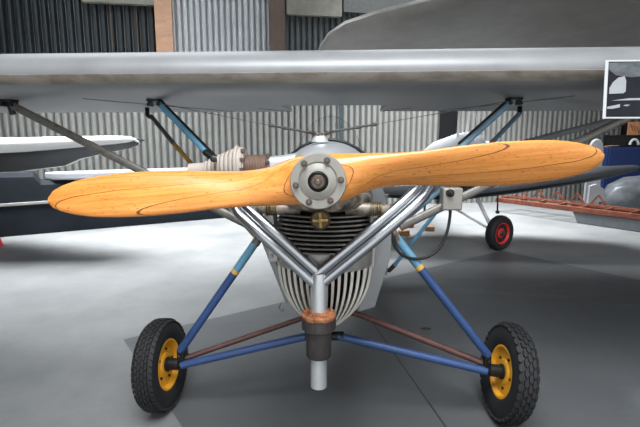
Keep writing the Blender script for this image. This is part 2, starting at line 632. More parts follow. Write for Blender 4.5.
# ------------------------------------------------------------------ generic builders
def airfoil(y0, z0, y1, z1, th, n=9, belly=0.3):
    """section in (y,z) from leading edge to trailing edge; closed ring of points"""
    c = V((y1 - y0, z1 - z0))
    L_ = c.length
    t = c / L_
    nrm = V((-t[1], t[0]))
    up, lo = [], []
    for i in range(n + 1):
        s = (1 - math.cos(PI * i / n)) / 2
        y = 5 * (0.2969 * math.sqrt(s) - 0.126 * s - 0.3516 * s * s + 0.2843 * s ** 3 - 0.1036 * s ** 4) * th
        up.append((s, y * (2 - 2 * belly)))
        lo.append((s, -y * 2 * belly))
    ring = up + lo[-2:0:-1]
    return [(y0 + t[0] * s * L_ + nrm[0] * h, z0 + t[1] * s * L_ + nrm[1] * h) for s, h in ring]


def superring(cx, w, z0, z1, n=24, e=2.6, y=0.0, axis='y'):
    r = []
    for k in range(n):
        a = 2 * PI * k / n
        ca, sa = math.cos(a), math.sin(a)
        x = math.copysign(abs(ca) ** (2 / e), ca) * w
        z = (z0 + z1) / 2 + math.copysign(abs(sa) ** (2 / e), sa) * (z1 - z0) / 2
        r.append((cx + x, z))
    return r


def wheel(parent, c, axis, R, W, rim_r, tread, rim_mat, name='wheel'):
    """axis points to the side of the wheel that carries the hub face"""
    c = V(c)
    x, y, z = frame(axis)
    k = W / 2
    rim = MB()
    rim.lathe([(rim_r * 1.03, -k * .75), (rim_r * 1.03, k * .78), (rim_r * .96, k * .80), (rim_r * .90, k * .62), (rim_r * .86, k * .30),
               (rim_r * .50, k * .34), (rim_r * .44, k * .52), (rim_r * .22, k * .56), (rim_r * .22, -k * .5), (rim_r * .9, -k * .5)], c, z, 40)
    ro = rim.build(name, rim_mat, parent)
    ty = MB()
    prof = [(rim_r * 1.0, k * .72), (rim_r * 1.08, k * .86), (rim_r + (R - rim_r) * .42, k * 1.0), (rim_r + (R - rim_r) * .75, k * .94),
            (R * .955, k * .74), (R * .975, k * .45), (R * .985, 0)]
    prof = prof + [(r, -h) for r, h in prof[-2::-1]]
    ty.lathe(prof, c, z, 64, closed=True)

    def crown(h):
        a = abs(h) / k
        return R * (.985 - .01 * a - 0.035 * max(0, a - .45) / .3)
    if tread == 'hex':
        n = 34
        rows = (-.78, -.42, 0, .42, .78)
        for ri, hh in enumerate(rows):
            for q in range(n):
                a = 2 * PI * (q + (ri % 2) * .5) / n
                rad = x * math.cos(a) + y * math.sin(a)
                tan = -x * math.sin(a) + y * math.cos(a)
                rr = crown(hh * k)
                base = c + z * hh * k + rad * (rr - .004)
                lw, lt = k * .195, 2 * PI * R / n * .43
                if abs(hh) > .7:
                    rad2 = (rad + z * math.copysign(.55, hh)).normalized()
                    zz = (z - rad2 * z.dot(rad2)).normalized()
                else:
                    rad2, zz = rad, z
                poly = [base + tan * lt * math.cos(b) * 1.08 + zz * lw * math.sin(b) * 1.08 for b in [PI / 3 * i for i in range(6)]]
                ty.prism(poly, rad2 * (R * .03 + .004))
    elif tread == 'zig':
        n = 46
        for ri, hh in enumerate((-.80, -.48, -.16, .16, .48, .80)):
            for q in range(n):
                a = 2 * PI * (q + (ri % 2) * .5) / n
                rad = x * math.cos(a) + y * math.sin(a)
                tan = -x * math.sin(a) + y * math.cos(a)
                rr = crown(hh * k)
                base = c + z * hh * k + rad * (rr - .004)
                lw, lt = k * .135, 2 * PI * R / n * .40
                sk = lt * (.8 if ri % 2 else -.8)
                if abs(hh) > .7:
                    rad2 = (rad + z * math.copysign(.5, hh)).normalized()
                    zz = (z - rad2 * z.dot(rad2)).normalized()
                else:
                    rad2, zz = rad, z
                poly = [base - tan * lt - zz * lw - tan * sk * .5, base + tan * lt - zz * lw - tan * sk * .5,
                        base + tan * lt + zz * lw + tan * sk * .5, base - tan * lt + zz * lw + tan * sk * .5]
                ty.prism(poly, rad2 * (R * .022 + .004))
    else:
        for hh in (-.3, 0, .3):
            rr = crown(hh * k)
            ty.lathe([(rr - .004, hh * k - k * .10), (rr + .004, hh * k - k * .08), (rr + .004, hh * k + k * .08), (rr - .004, hh * k + k * .10)], c, z, 48)
    ty.build('tyre', M['tyre'], ro)
    hb = MB()
    hb.lathe([(rim_r * .30, k * .3), (rim_r * .30, k * .75), (rim_r * .2, k * .85), (rim_r * .2, k * 1.1), (.004, k * 1.12)], c, z, 24)
    for q in range(5):
        a = 2 * PI * q / 5
        p = c + (x * math.cos(a) + y * math.sin(a)) * rim_r * .62
        hb.lathe([(rim_r * .055, k * .3), (rim_r * .055, k * .48), (rim_r * .03, k * .5)], p, z, 6)
    hb.build('wheel_hub', M['black'] if rim_mat != M['rim_red'] else M['bolt'], ro)
    return ro


# ================================================================== MAIN AEROPLANE
PSI = math.radians(3.4)
OA = V((0.0, 1.27, 0))
ax = V((math.cos(PSI), -math.sin(PSI), 0))     # to the right in the photo
ay = V((math.sin(PSI), math.cos(PSI), 0))      # towards the tail


def A(x, y, z):
    return OA + ax * x + ay * y + UPV * z


HUB = P(319, 179.2, 1.27)
plane = thing('light_aeroplane', 'silver high-wing light aeroplane in the foreground with a varnished wooden propeller and yellow wheel rims', 'aeroplane', A(0, .5, 0))

# ---- propeller
roll = math.atan(0.083)
Mp = Matrix.Translation(HUB) @ Matrix.Rotation(-PSI * .5, 4, 'Z') @ Matrix.Rotation(-roll, 4, 'Y')
U = 1.27 / FPX
stations = [  # r px, top half, bottom half (as seen), twist deg, thickness m
    (0, 25, 25, 62, .088), (22, 24, 24, 58, .086), (36, 23, 20, 52, .074), (52, 22, 15.5, 45, .060), (75, 20.5, 14.0, 38, .048), (105, 20.5, 16.0, 31, .040),
    (140, 22, 19.5, 26, .034), (175, 22.5, 21.5, 22, .029), (205, 21.5, 22, 19, .025), (230, 19.5, 20.5, 17, .021), (250, 16, 18, 15, .018),
    (265, 11.5, 14, 14, .014), (274, 7, 9.5, 14, .010), (278.5, 2.5, 4, 14, .006)]
def densify(st, k=4):
    out = []
    for i in range(len(st) - 1):
        p0, p1, p2, p3 = st[max(i - 1, 0)], st[i], st[i + 1], st[min(i + 2, len(st) - 1)]
        for q in range(k):
            t = q / k
            m = 1.0
            row = []
            for a, b, c, d in zip(p0, p1, p2, p3):
                lo_, hi_ = min(b, c), max(b, c)
                v = .5 * (2 * b + (c - a) * t + (2 * a - 5 * b + 4 * c - d) * t * t + (3 * b - a - 3 * c + d) * t ** 3)
                row.append(v)
            row[0] = p1[0] + (p2[0] - p1[0]) * t
            out.append(tuple(row))
    return out + [st[-1]]


stations = densify(stations)
pm = MB()
NB = 44
for side in (1, -1):
    rings = []
    for (r, ht, hb_, tw, th) in stations:
        tb = math.tan(math.radians(tw))
        if r < 40:
            pass
        tb = min(tb, 0.62)
        if r < 60:
            pass
        k_ = min(1, max(0, (r - 12) / 80))
        tb *= k_ * k_ * (3 - 2 * k_)
        ring = []
        mid = (ht - hb_) / 2 * U
        ch = (ht + hb_) / 2 * U
        kk = min(1, max(0, (r - 10) / 50))
        for q in range(NB):
            a = 2 * PI * q / NB
            ca, sa = math.cos(a), math.sin(a)
            e = 0.75 + .25 * kk
            u_ = math.copysign(abs(ca) ** e, ca)
            v_ = math.copysign(abs(sa) ** e, sa)
            front = v_ * th / 2 * (1.25 if v_ > 0 else .75)
            z = mid + u_ * ch
            y = -(u_ * ch * tb) - front
            ring.append(V((r * U, y, z)))
        if side < 0:
            ring = [V((-p.x, p.y, -p.z)) for p in ring]
        rings.append(ring)
    pm.loft(rings)
propo = pm.build('propeller', M['prop'], plane, M4=Mp, smooth=60)
propo['label'] = 'varnished laminated wooden two-blade propeller'


def PL(x, y, z):
    return Mp @ V((x, y, z))


pax = (Mp.to_3x3() @ V((0, -1, 0))).normalized()
rh = 26.8 * U
hubm = MB()
hubm.lathe([(rh * .2, -.034), (rh * .97, -.034), (rh, -.032), (rh, -.004), (rh * .97, 0), (rh * .70, 0), (rh * .69, -.004), (rh * .655, -.004),
            (rh * .64, -.001), (rh * .48, .004), (rh * .40, .006), (rh * .37, .006), (rh * .355, -.006), (.002, -.006)], PL(0, -.072, 0), pax, 64)
hubo = hubm.build('hub_flange', M['hub'], propo)
bp_ = MB()
bp_.lathe([(rh * .365, -.004), (rh * .365, .003), (rh * .32, .005), (rh * .29, .001), (.002, .001)], PL(0, -.072, 0), pax, 40)
hubo2 = bp_.build('hub_recess', M['black'], propo)
nb = MB()
nb.lathe([(rh * .25, 0), (rh * .25, .008), (rh * .22, .011), (rh * .12, .011)], PL(0, -.074, 0), pax, 24)
nb.lathe([(rh * .11, .005), (rh * .11, .022), (rh * .08, .024), (.002, .024)], PL(0, -.074, 0), pax, 6)
for q in range(3):
    a = 2 * PI * q / 3 + .6
    nb.lathe([(rh * .05, 0), (rh * .05, .016), (.002, .016)], PL(math.cos(a) * rh * .17, -.074, math.sin(a) * rh * .17), pax, 10)
nb.build('shaft_nut', M['bolt'], propo)
for q, ang in enumerate((128, 67, 4, -57, -114, 190)):
    a = math.radians(ang) - roll
    p = PL(math.cos(a) * rh * .80, -.072, math.sin(a) * rh * .80)
    b = MB()
    b.lathe([(.0088, -.002), (.0088, .0012), (.007, .0015)], p, pax, 20)
    b.lathe([(.0068, 0), (.0068, .008), (.0055, .0095), (.002, .0095)], p, pax, 6)
    b.lathe([(.003, .008), (.003, .014), (.001, .0145)], p, pax, 10)
    b.build('hub_bolt', M['bolt'], propo)

# ---- nose cowling and fuselage
cow = MB()
rings = []
for (y, w, z0, z1, e) in ((.05, .070, .985, 1.115, 2.0), (.10, .085, .965, 1.128, 2.0), (.18, .108, .94, 1.138, 2.0), (.28, .132, .90, 1.147, 2.05), (.40, .158, .86, 1.153, 2.05), (.50, .172, .85, 1.155, 2.1)):
    rings.append([A(px_, y, pz) for px_, pz in superring(0, w, z0, z1, 40, e)])
cow.loft(rings)
cow.build('nose_cowling', M['cowl'], plane)


def fus_ring(y, wt, wm, wb, zt, zm, zc, zb):
    pts = []
    half = [(0, zt), (wt * .35, zt - .004), (wt * .68, zt - .022 * (zt - zm) / .3), (wt * .92, zt - .25 * (zt - zm)), (wm, zm), (wm * .55 + wb * .45, zm * .55 + zc * .45), (wb, zc), (wb * .85, zc - .35 * (zc - zb)), (wb * .45, zb + .15 * (zc - zb)), (0, zb)]
    for x, z in half:
        pts.append(A(x, y, z))
    for x, z in half[-2:0:-1]:
        pts.append(A(-x, y, z))
    return pts


fu = MB()
FSX = .028
fu.loft([[p + ax * FSX for p in r] for r in (fus_ring(.46, .17, .21, .125, 1.09, .88, .54, .47), fus_ring(.60, .18, .222, .155, 1.09, .88, .50, .43), fus_ring(1.0, .19, .235, .165, 1.06, .86, .46, .41),
         fus_ring(1.5, .14, .18, .13, .95, .80, .50, .43), fus_ring(2.1, .08, .10, .07, .84, .76, .58, .52), fus_ring(2.6, .025, .03, .025, .78, .72, .62, .58))])
fu.build('fuselage', M['fuse'], plane)
# dark coaming arch behind the cowling
arch = []
for k in range(13):
    a = math.radians(25 + 130 * k / 12)
    arch.append(A(math.cos(a) * .205, .52, 0.955 + math.sin(a) * .207))
MB().tube(arch, .006, 8).build('cockpit_coaming', M['black'], plane)
# windscreen
ws = MB()
r1 = [A(math.cos(math.radians(20 + 140 * k / 16)) * .20, .54, 0.96 + math.sin(math.radians(20 + 140 * k / 16)) * .20) for k in range(17)]
r2 = [A(math.cos(math.radians(20 + 140 * k / 16)) * .15, .72, 1.02 + math.sin(math.radians(20 + 140 * k / 16)) * .24) for k in range(17)]
ws.add(r1 + r2, [(k, k + 1, 18 + k, 17 + k) for k in range(16)])
wso = ws.build('windscreen', M['glass'], plane)
MB().tube(r2, .0009, 6).build('windscreen_edge', M['strut_dark'], wso)

# rivets / panel hardware on the right flank
fl_ = MB()
for (y, z, w, h) in ((.62, .72, .10, .22), (.80, .66, .12, .14)):
    fl_.prism([A(.236, y - w / 2, z - h / 2), A(.236, y + w / 2, z - h / 2), A(.246, y + w / 2, z + h / 2), A(.246, y - w / 2, z + h / 2)], ax * .006)
fl_.build('access_panel', M['fuse'], plane, bevel=.002)
for poly, bolts in (([(262, 206), (272, 206), (278, 262), (269, 262)], [(267, 212), (272, 256)]), ([(371, 212), (380, 212), (374, 268), (366, 268)], [(375, 217), (370, 262)])):
    b = MB()
    b.prism([P(px_, py_, 1.52) for px_, py_ in poly], ay * .09)
    for px_, py_ in bolts:
        b.lathe([(.006, 0), (.006, .008), (.002, .009)], P(px_, py_, 1.52), -ay, 8)
    b.build('engine_mount_plate', M['alu'], plane, bevel=.002)
for poly, Yp in (([(378, 205), (392, 212), (391, 255), (375, 307), (358, 312), (366, 270), (374, 240)], 1.72), ([(259, 236), (266, 236), (289, 298), (286, 304)], 1.76)):
    b = MB()
    b.prism([P(px_, py_, Yp) for px_, py_ in poly], ay * .05)
    b.build('engine_side_panel', M['fuse'], plane, bevel=.002)

# ---- engine
en = MB()
en.loft([[A(x, y, z) for x, z in superring(0, w, z0, z1, 28, 3)] for (y, w, z0, z1) in ((.105, .07, .945, 1.03), (.13, .10, .94, 1.03), (.20, .155, .932, 1.0), (.42, .17, .90, 1.0))])
for sgn in (-1, 1):
    en.tube([A(sgn * .07, .17, .945), A(sgn * .165, .17, .945)], .020, 16)
    en.tube([A(sgn * .165, .17, .945), A(sgn * .24, .19, .942)], .017, 16)
en.build('crankcase', M['alu_dirty'], plane)
for sgn in (-1, 1):
    sm = MB()
    for i in range(5):
        x = sgn * (.150 + i * .0075)
        sm.lathe([(.019, -.0028), (.0235, -.002), (.0235, .002), (.019, .0028)], A(x, .17, .945), ax, 20)
    sm.build('pipe_clamp', M['brass_dark'], plane)
core = MB()
core.loft([[A(x, y, z) for x, y in superring(0, .115, .20, .42, 28, 3)] for z in (.79, .93)])
core.build('cylinder_block', M['black'], plane)
for i in range(9):
    z = .805 + i * .0145
    f = MB()
    w = .158 - .010 * (i / 8.0) ** 2
    fr = []
    for k in range(41):
        x = -w + 2 * w * k / 40
        y = .128 + .060 * (abs(x) / w) ** 2.4
        fr.append((x, y))
    poly = fr + [(w, .40), (-w, .40)]
    f.prism([A(x, y, z) for x, y in poly], V((0, 0, .0055)))
    f.build('cooling_fin', M['fin'], plane, bevel=.001)
# pale band below the fins
bd = MB()
n = 48


def bulb_pt(phi, t, k=1.0):
    """t 0 at the top band, 1 at the keel"""
    w = .162 * (1 - max(0, t) ** 3.2 * .66)
    d = .135 * (1 - max(0, t) ** 2.4 * .62)
    z = .80 - .285 * t
    return A(math.sin(phi) * w * k, .285 - math.cos(phi) * d * k + .02 * t, z)


band = []
for t in (-.02, .0, .20, .22):
    band.append([bulb_pt(-PI / 2 + PI * k / n, t, 1.03 if 0 <= t <= .2 else 1.0) for k in range(n + 1)] + [A(.14, .42, .80 - .285 * t), A(-.14, .42, .80 - .285 * t)])
bd.loft(band)
bdo = bd.build('cylinder_head', M['alu'], plane)
hl = MB()
hl.loft([[bulb_pt(-PI / 2 + PI * k / n, t, .90) + ay * .045 for k in range(n + 1)] + [A(.10, .42, .80 - .285 * t), A(-.10, .42, .80 - .285 * t)] for t in (.1, .25, .4, .55, .7, .82, .92, 1.0)])
hl.build('engine_sump', M['rib_gap'], plane)
RIBX = [sg * (.030 + .0195 * q) for sg in (-1, 1) for q in range(7)] + [-.0105, .0105]
for rx in RIBX:
    ph = math.asin(max(-.985, min(.985, rx / .150)))
    r_ = MB()
    rg = []
    for q in range(15):
        t = .20 + .80 * q / 14
        c1 = bulb_pt(ph, t, 1.0)
        c0 = c1 + ay * .055
        e_ = ax
        hw = .0054 * (1 - .45 * t)
        rg.append([c0 - e_ * hw, c1 - e_ * hw, c1 + e_ * hw, c0 + e_ * hw])
    r_.loft(rg)
    r_.build('sump_rib', M['rib_pale'], plane)
# little hook on the left of the sump
MB().tube([P(281, 303, 1.56), P(279, 308, 1.56), P(282, 312, 1.56), P(284, 309, 1.56)], .002, 6).build('drain_hook', M['strut_grey'], plane)

# brass filler knob with a cross handle
kn = MB()
kc = P(320.5, 220, 1.352)
kd = (V((0, 0, H)) - kc).normalized()
kx, ky, kz = frame(-ay)
kn.lathe([(.026, -.05), (.030, -.004), (.030, .004), (.0275, .006), (.025, .002), (.002, .002)], kc, -ay, 36)
kno = kn.build('filler_cap', M['brass_dark'], plane)
cr = MB()
for a in (0.06, PI / 2 + .06):
    d = kx * math.cos(a) + ky * math.sin(a)
    cr.bar(kc - ay * .006 - d * .023, kc - ay * .006 + d * .023, .007, .007)
cr.lathe([(.008, 0), (.008, .012), (.004, .014)], kc, -ay, 14)
cr.build('cap_cross_handle', M['brass'], kno)

# ---- exhaust: paired tubes from each side meet above the down pipe
jt = P(318, 281, 1.40)


def pair(pts, name):
    o = None
    for s in (-1, 1):
        t = MB()
        q = []
        for i, p in enumerate(pts):
            d = (pts[min(i + 1, len(pts) - 1)] - pts[max(i - 1, 0)]).normalized()
            nrm = d.cross(V((0, -1, 0.15))).normalized()
            q.append(p + nrm * s * .0165)
        t.tube(q, .0168, 18)
        t.build(name, M['chrome'], plane)


pair([jt + V((0, .0, .004)), P(372, 236, 1.41), P(410, 203, 1.43), P(420, 193, 1.45), P(428, 182, 1.50), P(420, 172, 1.58), P(372, 170, 1.62)], 'exhaust_pipe')
pair([jt + V((0, .0, .004)), P(268, 234, 1.43), P(243, 211, 1.46), P(237, 202, 1.50), P(238, 192, 1.56), P(272, 185, 1.62)], 'exhaust_pipe')
dp = MB()
pz0, pz1 = P(318, 270, 1.40), P(318, 386, 1.40)
pz1.x = pz0.x = -.004
bot = V((pz0.x, 1.40, pz1.z))
dp.lathe([(.0225, .0), (.0265, .0), (.0265, pz0.z - bot.z - .05), (.020, pz0.z - bot.z - .01), (.0225, .01)], bot, UPV, 32, closed=True)
dpo = dp.build('down_pipe', M['pipe'], plane)
fz = P(318, 316, 1.40).z
fg = MB()
fg.lathe([(.027, -.004), (.054, -.004), (.0555, -.002), (.0555, .008), (.052, .012), (.034, .013), (.031, .020), (.027, .020)], V((-.004, 1.40, fz)), UPV, 40)
for q in range(8):
    a = 2 * PI * q / 8 + .2
    fg.lathe([(.0055, .010), (.0055, .018), (.002, .019)], V((-.004 + math.cos(a) * .043, 1.40 + math.sin(a) * .043, fz)), UPV, 6)
fg.build('exhaust_flange', M['rust'], dpo)
sl = MB()
z1 = P(318, 356, 1.40).z - fz
sl.lathe([(.027, z1), (.037, z1), (.041, z1 + .006), (.041, -.048), (.045, -.045), (.0535, -.040), (.0535, -.004), (.027, -.004)], V((-.004, 1.40, fz)), UPV, 40)
for q in range(20):
    a = 2 * PI * q / 20
    sl.box(V((-.004 + math.cos(a) * .0535, 1.40 + math.sin(a) * .0535, fz - .022)), (.004, .007, .032), (V((math.cos(a), math.sin(a), 0)), V((-math.sin(a), math.cos(a), 0)), UPV))
sl.build('silencer', M['silencer'], dpo)

# ---- bellows, coil canister and intake duct left of the nose
ycan = 1.62
ca = P(270, 172, ycan)
zc_ = 1.062
bl = MB()
prof = []
x0 = P(243.5, 168, ycan).x
nrib = 9
for i in range(nrib):
    f = i / (nrib - 1)
    R_ = .080 * (1 - f) ** .9 + .034 * f if i > 1 else (.074, .081)[i]
    hh = f * .128
    prof += [(R_ - .0085, hh - .0072), (R_ - .002, hh - .0046), (R_, hh), (R_ - .002, hh + .0046)]
prof = [(.02, -.012), (.068, -.012)] + prof + [(.028, .134), (.028, .19), (.003, .19)]
bl.lathe(prof, V((x0, ycan, zc_)), V((-1, .02, -.06)), 36)
blo = bl.build('ribbed_intake_hose', M['bellows'], plane)
for z_, y_ in ((1.125, -.040), (1.095, -.062), (1.062, -.07)):
    bo = MB()
    bo.box(V((x0 + .006, ycan + y_, z_)), (.014, .012, .012))
    bo.build('hose_clip', M['bolt'], blo)
pl_ = MB()
pl_.lathe([(.007, 0), (.007, .03), (.003, .031)], V((x0 - .088, ycan - .045, zc_ + .03)), V((0, -1, .2)), 12)
pl_.lathe([(.011, .0), (.011, .012), (.006, .014)], V((x0 - .088, ycan - .065, zc_ + .034)), V((0, -1, .2)), 12)
pl_.build('hose_bolt', M['black'], blo)
cn = MB()
prof = [(.02, 0)]
nn = 15
x1 = P(268, 168, ycan).x
Lc = (x1 - x0 - .008)
for i in range(nn):
    h = .002 + (Lc - .004) * i / (nn - 1)
    prof += [(.0465, h - .0018), (.050, h), (.0465, h + .0018)]
prof += [(.02, Lc)]
cn.lathe(prof, V((x0 + .010, ycan, zc_ - .002)), V((1, 0, 0)), 36)
cno = cn.build('coil_canister', M['canister'], plane)
ec = MB()
ec.lathe([(.02, 0), (.047, 0), (.049, .004), (.049, .012), (.044, .016), (.02, .016)], V((x1 - .004, ycan, zc_ - .002)), V((1, 0, 0)), 30)
for q in range(8):
    a = 2 * PI * q / 8 + .3
    ec.box(V((x1 + .004, ycan + math.cos(a) * .05, zc_ + math.sin(a) * .05)), (.014, .010, .010))
ec.build('canister_end_ring', M['bolt'], cno)
du = MB()
du.loft([[V((x, ycan + yy, zz)) for yy, zz in superring(0, .045, 1.00, zt_, 20, 4)] for x, zt_ in ((x1 + .008, 1.104), (x1 + .05, 1.108), (-.07, 1.118))])
du.build('intake_duct', M['cowl'], plane, bevel=.003)

# ---- wing
CUT0, CUT1 = -.27, .27
wsec_up = [(1.722, 1.405), (1.726, 1.43), (1.742, 1.455), (1.775, 1.480), (1.84, 1.500), (1.96, 1.516), (2.12, 1.520), (2.40, 1.482), (2.70, 1.415), (2.92, 1.340)]
wsec_lo = [(2.92, 1.334), (2.70, 1.334), (2.40, 1.333), (2.12, 1.334), (1.96, 1.335), (1.86, 1.340), (1.79, 1.351), (1.75, 1.366), (1.730, 1.384)]


def wing_ring(lx, te=2.92):
    ring = []
    for (Y, z) in wsec_up + wsec_lo:
        yy = Y - 1.27
        if te < 2.9 and Y > te - .02:
            # end on the rear spar of the centre cut-out
            zz = {True: 1.478, False: 1.338}[(Y, z) in wsec_up]
            yy, z = te - 1.27, zz
        ring.append(A(lx, yy, z))
    return ring


wg = MB()
xs = [-2.55, -2.53, -2.45, -2.1, -1.7, -1.3, -.9, -.5, CUT0 - .002]
rings = []
for x in xs + [CUT0, CUT0 * .5, 0, CUT1 * .5, CUT1] + [-x for x in xs][::-1]:
    r = wing_ring(x, 2.42 if CUT0 <= x <= CUT1 else 2.92)
    if abs(x) > 2.5:
        c = sum(r, V((0, 0, 0))) / len(r)
        r = [c + (p - c) * (.86 if abs(x) > 2.54 else .96) for p in r]
    rings.append(r)
wg.loft(rings)
wing = wg.build('wing', M['wing'], plane, smooth=50)
# scuffed tape along the lower leading edge
lt = MB()
prof_le = [(1.7228, 1.403), (1.730, 1.383), (1.745, 1.3685)]
rg = []
for x in (-2.44, -1.6, -.8, 0, .8, 1.6, 2.44):
    a_ = [A(x, Y - 1.27 - .0015, z - .001) for Y, z in prof_le]
    b_ = [A(x, Y - 1.27 + .004, z + .005) for Y, z in prof_le[::-1]]
    rg.append(a_ + b_)
lt.loft(rg)
lt.build('leading_edge_tape', M['wing_dirt'], wing)
# seams under the wing
for (x0_, y0_, x1_, y1_) in ((-1.05, 1.95, -.62, 2.86), (.98, 1.95, .62, 2.86), (-.42, 2.60, -.28, 2.88), (.42, 2.60, .28, 2.88)):
    sm = MB()
    n_ = 8
    pts = []
    for k in range(n_ + 1):
        f = k / n_
        Y = y0_ + (y1_ - y0_) * f
        z = 1.335
        for (Ya, za), (Yb, zb) in zip(wsec_lo, wsec_lo[1:]):
            if Yb <= Y <= Ya:
                z = za + (zb - za) * (Ya - Y) / (Ya - Yb)
        pts.append(A(x0_ + (x1_ - x0_) * f, Y - 1.27, z - .0005))
    sm.tube(pts, .0022, 6)
    sm.build('fabric_seam', M['strut_dark'], wing)

# wing fittings
def fitting(c, name='strut_fitting', w=.05):
    b = MB()
    b.box(c + UPV * .008, (w, .06, .014))
    for sx_ in (-1, 1):
        b.box(c + V((sx_ * w * .42, 0, -.006)), (.008, .05, .03))
        b.lathe([(.006, 0), (.006, .010), (.002, .011)], c + V((sx_ * w * .42, -.024, .003)), V((0, -1, 0)), 8)
        b.lathe([(.007, 0), (.007, .012), (.002, .013)], c + V((sx_ * w * .42, -.02, -.014)), V((0, -1, 0)), 8)
    return b.build(name, M['black'], plane, bevel=.0015)


zw = 1.326
lf = P(155, 97, 2.06); lf.z = zw
rf = P(514, 95, 1.98); rf.z = zw
lr = P(147, 107, 2.55); lr.z = zw + .005
rr_ = P(520, 106, 2.46); rr_.z = zw + .005
lo = P(9, 99, 2.08); lo.z = zw
ro_ = P(662, 104, 1.93); ro_.z = zw
for c in (lf, rf, lo, ro_):
    fitting(c)
# lift struts
lsl = P(256, 229, 1.86)
lsr = P(400, 227, 1.78)
MB().tube([lo + V((0, 0, -.01)), lsl], .0175, 14, flat=.62, up=V((0, 1, 0))).build('lift_strut', M['strut_grey'], plane)
MB().tube([ro_ + V((0, 0, -.01)), lsr], .0175, 14, flat=.62, up=V((0, 1, 0))).build('lift_strut', M['strut_grey'], plane)
MB().tube([lo + V((.03, .02, -.02)), lo.lerp(lsl, .17) + V((0, .03, -.03)), lo.lerp(lsl, .21) + V((0, .01, -.005))], .007, 8).build('strut_brace', M['strut_dark'], plane)
MB().tube([lo + V((-.0, 0, 0)), lo + V((.012, 0, -.055))], .014, 10).build('strut_socket', M['black'], plane)
# rear lift strut on the right
rls = P(655, 107, 2.75); rls.z = 1.338
MB().tube([rls, P(500, 149, 2.35), P(388, 179, 2.12)], .016, 12, flat=.6, up=V((0, 1, 0))).build('rear_lift_strut', M['fuse'], plane)
# front cabane struts (light blue with a dark fairing strip) and rear ones
for f_, pts, m1 in ((lf, [(158, 100, 2.06), (214, 160, 1.92), (255, 203, 1.84)], 'lblue'), (rf, [(512, 98, 1.98), (462, 146, 1.88), (398, 207, 1.76)], 'lblue_grey')):
    q = [P(*p) for p in pts]
    q[0].z = zw - .004
    s = MB().tube(q, .0135, 14).build('cabane_strut', M[m1], plane)
    n_ = V((0.0, 0, 0))
    off = V((.014, -.004, .009)) if m1 == 'lblue' else V((-.014, -.004, .009))
    MB().tube([q[0] + off * .9, q[1] + off], .0065, 8).build('strut_fairing', M['black'], s)
MB().tube([P(205, 152, 1.93), P(222, 166, 1.88)], .014, 10).build('strut_collar', M['black'], plane)
# rear left: black upper half, ochre lower half; rear right: blue grey
gtl = P(258, 239, 1.86)
gtr = P(395, 236, 1.78)
a0 = lr
mid_ = P(174, 144, 2.38)
t1 = MB().tube([a0, a0 + V((.004, -.01, -.04)), P(152, 118, 2.5)], [.012, .012, .010], 10).build('strut_socket', M['black'], plane)
MB().tube([P(151, 116, 2.51), mid_], .0115, 10).build('rear_cabane_strut', M['strut_dark'], plane)
MB().tube([mid_, gtl], .0112, 10).build('rear_cabane_strut', M['ochre'], plane)
MB().tube([rr_, rr_ + V((-.004, -.01, -.03)), P(518, 116, 2.42)], [.012, .012, .010], 10).build('strut_socket', M['black'], plane)
MB().tube([P(519, 114, 2.43), P(470, 166, 2.12), gtr + V((.0, .05, .02))], .0115, 10).build('rear_cabane_strut', M['lblue_grey'], plane)
# light blue post under the wing centre
pp = P(340.5, 104, 2.34)
MB().tube([V((pp.x, 2.34, 1.345)), V((pp.x, 2.34, 1.05))], .0085, 12).build('cabane_post', M['pale_blue'], plane)
# bracing wires with turnbuckles from the nose cap to the wing
cap = P(320, 138.5, 1.60)
cpm = MB()
cpm.loft([[cap + V((x, yy, zz)) for x, yy in superring(0, w, -d, d, 20, 2.6)] for zz, w, d in ((-.012, .030, .022), (.0, .026, .02), (.008, .018, .014))])
cpm.tube([cap + V((-.012, 0, .008)), cap + V((-.010, 0, .020))], .005, 8)
cpm.tube([cap + V((.012, 0, .008)), cap + V((.010, 0, .020))], .005, 8)
cpm.build('wire_anchor_cap', M['cowl'], plane)
for (e1, e2, wend) in ((P(309, 132.5, 1.63), P(271, 125.5, 1.74), P(150, 104, 2.06)), (P(333, 131.5, 1.63), P(374, 124.5, 1.72), P(516, 101, 1.98))):
    wend.z = zw
    st = cap + V((.008 if e1.x > 0 else -.008, 0, .014))
    t = MB()
    t.tube([st, e1], .0052, 10)
    t.lathe([(.002, -.018), (.0075, -.012), (.0075, .012), (.002, .018)], st.lerp(e1, .25), e1 - st, 10)
    t.build('wire_shackle', M['bolt'], plane)
    t = MB()
    t.tube([e1, e2], .0042, 10)
    t.lathe([(.002, -.012), (.0075, -.008), (.0075, .008), (.002, .012)], e2, e1 - e2, 10)
    t.lathe([(.002, -.012), (.0065, -.008), (.0065, .008), (.002, .012)], e1.lerp(e2, .6), e1 - e2, 10)
    t.build('turnbuckle', M['strut_dark'], plane)
    MB().tube([e2, wend], .0018, 6).build('bracing_wire', M['strut_grey'], plane)

# ---- clamp box on the right lift strut, and the black cable
lst = lambda f: ro_.lerp(lsr, f)
bxc = P(451, 198.5, 1.80)
bb = MB()
bb.box(bxc, (.078, .055, .088))
bbo = bb.build('clamp_box', M['hub'], plane, bevel=.006)
bk = MB()
bc_ = P(450, 193, 1.772)
bk.lathe([(.016, 0), (.016, .006), (.012, .008)], bc_, V((0, -1, 0)), 20)
bk.lathe([(.010, .006), (.010, .016), (.006, .018)], bc_, V((0, -1, 0)), 6)
bk.lathe([(.005, .016), (.005, .03), (.002, .031)], bc_, V((0, -1, 0)), 10)
bk.build('clamp_bolt', M['black'], bbo)
cb = []
cps = [(450, 208, 1.80), (450, 216, 1.80), (447, 232, 1.79), (440, 247, 1.78), (429, 256, 1.77), (415, 259, 1.76), (402, 255, 1.75), (394, 244, 1.75), (391, 230, 1.76), (388, 224, 1.78)]
cpv = [P(*c) for c in cps]
fine = []
